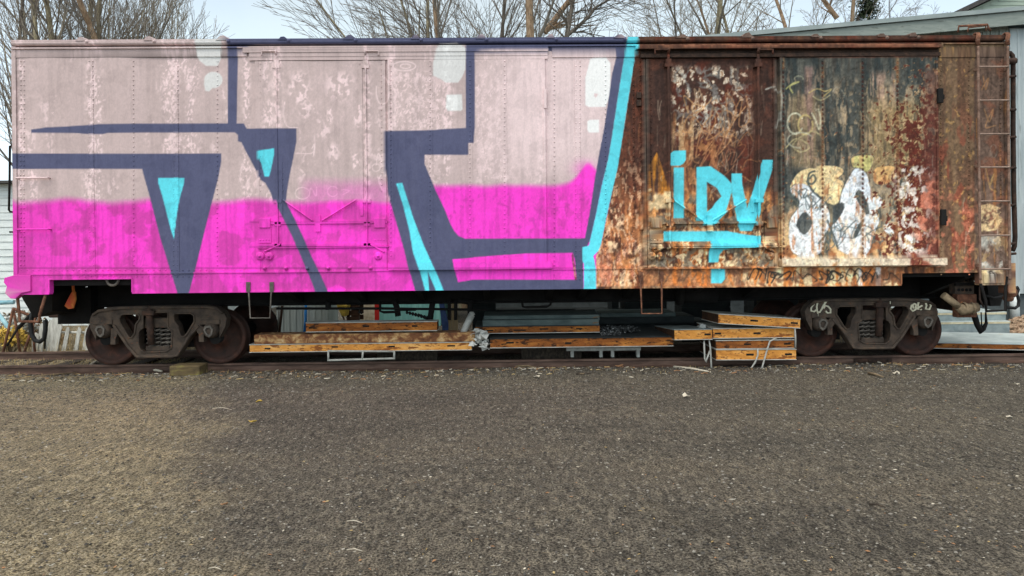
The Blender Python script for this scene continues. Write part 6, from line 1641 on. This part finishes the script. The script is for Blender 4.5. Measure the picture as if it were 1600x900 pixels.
# its big limb and the dark forked tree beside it, traced
def limb(root, P, Y, r0, r1, mat, kids=6, seed=1, name='limb'):
    out = ([], []); rng = random.Random(seed); pts = [Vector(at(px, py, Y)) for px, py in P]
    for k, (a, b) in enumerate(zip(pts, pts[1:])):
        ra = r0 + (r1 - r0) * k / (len(pts) - 1); rb = r0 + (r1 - r0) * (k + 1) / (len(pts) - 1)
        out[1].append((a, b, ra, rb)); d = (b - a).normalized()
        for _ in range(kids):
            t = rng.random(); grow(out, a.lerp(b, t), rnd_dir(d, math.radians(rng.gauss(42, 12)), rng), rng.uniform(.6, 1.8), max(.010, ra * .4), 2, rng, dict(wob=.06, up=.02, rmin=.006, hb=0, lv=4, n=(0, 0, .8, .6), ang=38, lr=.5))
    segs_mesh(out[1]).build(name, mat, root)
limb(t_, [(850, 50), (862, 38), (875, 20), (890, 0), (905, -22), (915, -50)], 11, .115, .05, M['bark_brown'], 3, 3)
d_ = empty('bare_tree', at(884, 480, 10.5), 'dark crooked bare tree with three bent limbs right of the thickest trunk', 'tree', TG2); d_.location.z = GZ; WLOC[d_.name] = Vector(d_.location)
limb(d_, [(880, 300), (882, 120), (885, 60), (888, 45), (893, 15), (895, 0), (898, -30)], 10.5, .09, .05, M['bark_dark'], 3, 5, 'trunk')
limb(d_, [(886, 56), (905, 40), (920, 26), (930, 12), (952, -1), (975, -20)], 10.5, .06, .03, M['bark_dark'], 5, 6)
limb(d_, [(888, 46), (883, 30), (878, 24), (868, 18), (850, 2), (845, -8)], 10.5, .035, .015, M['bark_dark'], 3, 7)
limb(d_, [(896, 50), (912, 50), (928, 54), (945, 57)], 10.5, .03, .012, M['bark_dark'], 4, 8)
limb(d_, [(897, 20), (908, 16), (928, 15), (950, 10), (972, 2), (985, -5)], 10.5, .025, .010, M['bark_dark'], 4, 9)
for lab, px, Y, r, H, bark, tw, lean, s, kw in (
        ('dark bare tree slanting right above the top of the cyan stroke', 955, 14, .07, 11, 'bark_dark', 'twig', (.62, 0), 70, dict(hb=5, bias=Vector((.5, 0, .2)))),
        ('left of two thin dark trees leaning left over the plug door', 1056, 16, .075, 13, 'bark_dark', 'twig', (-.14, 0), 71, {}),
        ('right of two thin dark trees leaning left over the plug door', 1067, 16, .085, 13, 'bark_dark', 'twig', (-.15, 0), 72, {}),
        ('thin dark tree leaning left above the left end of the grey roof edge', 1101, 16, .09, 14, 'bark_dark', 'twig', (-.30, 0), 73, {}),
        ('left and straighter of the crossing pair beside the thick olive trunk', 1117, 17, .11, 14, 'bark_brown', 'twig', (-.14, 0), 74, {}),
        ('right and more slanted of the crossing pair beside the thick olive trunk', 1130, 17, .12, 14, 'bark_olive', 'twig', (-.36, 0), 75, {}),
        ('thick olive bare trunk rising from the grey roof edge', 1147, 16, .20, 15, 'bark_olive', 'twig_dark', (-.01, 0), 76, dict(n=(.8, 1, .7, .5, 0))),
        ('thin black bare tree right of the thick olive trunk', 1176, 18, .07, 13, 'bark_dark', 'twig', (.03, 0), 77, {}),
        ('dark bare tree forking low over the sliding door', 1200, 19, .08, 12, 'bark_dark', 'twig_dark', (0, 0), 78, dict(ang=44)),
        ('olive bare tree slanting left over the sliding door', 1258, 17, .12, 14, 'bark_olive', 'twig_dark', (-.42, 0), 79, {}),
        ('light brown bare trunk with a thick left limb', 1311, 16, .17, 14, 'bark_brown', 'twig', (.03, 0), 80, dict(n=(1, 1, .7, .5, 0))),
        ('brown bare trunk beside the ivy', 1335, 16, .15, 14, 'bark_brown', 'twig', (.03, 0), 81, dict(n=(1, 1, .7, .5, 0))),
        ('fine-twigged bare tree right of the ivy', 1420, 19, .06, 13, 'bark_dark', 'twig_dark', (.02, 0), 82, dict(ang=46, n=(1.6, 1.2, .9, .5, 0))),
        ('fine-twigged bare tree beside the green gable', 1490, 20, .07, 13, 'bark_dark', 'twig_dark', (-.05, 0), 83, dict(ang=46, n=(1.6, 1.2, .9, .5, 0))),
        ('slim pale bare tree farthest back over the plug door', 1020, 24, .06, 13, 'bark_dark', 'twig', (-.05, 0), 84, dict(n=(1.6, 1.2, .8, .5, 0)))):
    P = dict(up=.015, ang=38, lr=.42, n=(1.6, 1.3, .9, .5, 0), lv=4, rmin=.0058, hb=5.5); P.update(kw)
    o_ = tree(lab, px, Y, r, H, TG3, bark, tw, lean, s, **P)
    if s == 80: limb(o_, [(1308, 29), (1300, 18), (1292, 6), (1284, -4), (1270, -30)], 16, .10, .05, M['bark_brown'], 2, 11)
    if s == 81: lv_root = o_
# ivy on its own dark stem
M['ivy'] = surf('dark_ivy', [(.3, (.012, .022, .010)), (.7, (.035, .055, .022))], 9, bump=0)
iv = empty('ivy', (float(at(1352, 60, 15.6)[0]), 15.6, GZ), 'dark green ivy on a slanting stem right of the brown trunk', 'ivy')
q = MB(); q.tube([at(1330, 300, 15.6), at(1333, 60, 15.6), at(1342, 24, 15.6), at(1356, 14, 15.6), at(1368, 2, 15.6), at(1376, -14, 15.6)], [.05, .05, .06, .055, .05, .04], 6); q.build('stem', M['bark_dark'], iv)
f_ = MB(); rr = random.Random(3)
for cx, cy, s, n in ((1352, 4, .28, 300), (1356, 20, .25, 260), (1347, 24, .18, 120), (1362, 12, .3, 260), (1358, -12, .4, 300)):
    c = at(cx, cy, 15.5)
    for _ in range(n):
        p = Vector(c) + Vector((rr.gauss(0, s * .6), rr.gauss(0, s * .6), rr.gauss(0, s * .6))); u = Vector((rr.gauss(0, 1), rr.gauss(0, 1), rr.gauss(0, 1))).normalized() * .06; v_ = u.orthogonal().normalized() * .04
        f_.add([p - u, p + v_, p + u, p - v_], [(0, 1, 2, 3)])
f_.build('leaves', M['ivy'], iv)
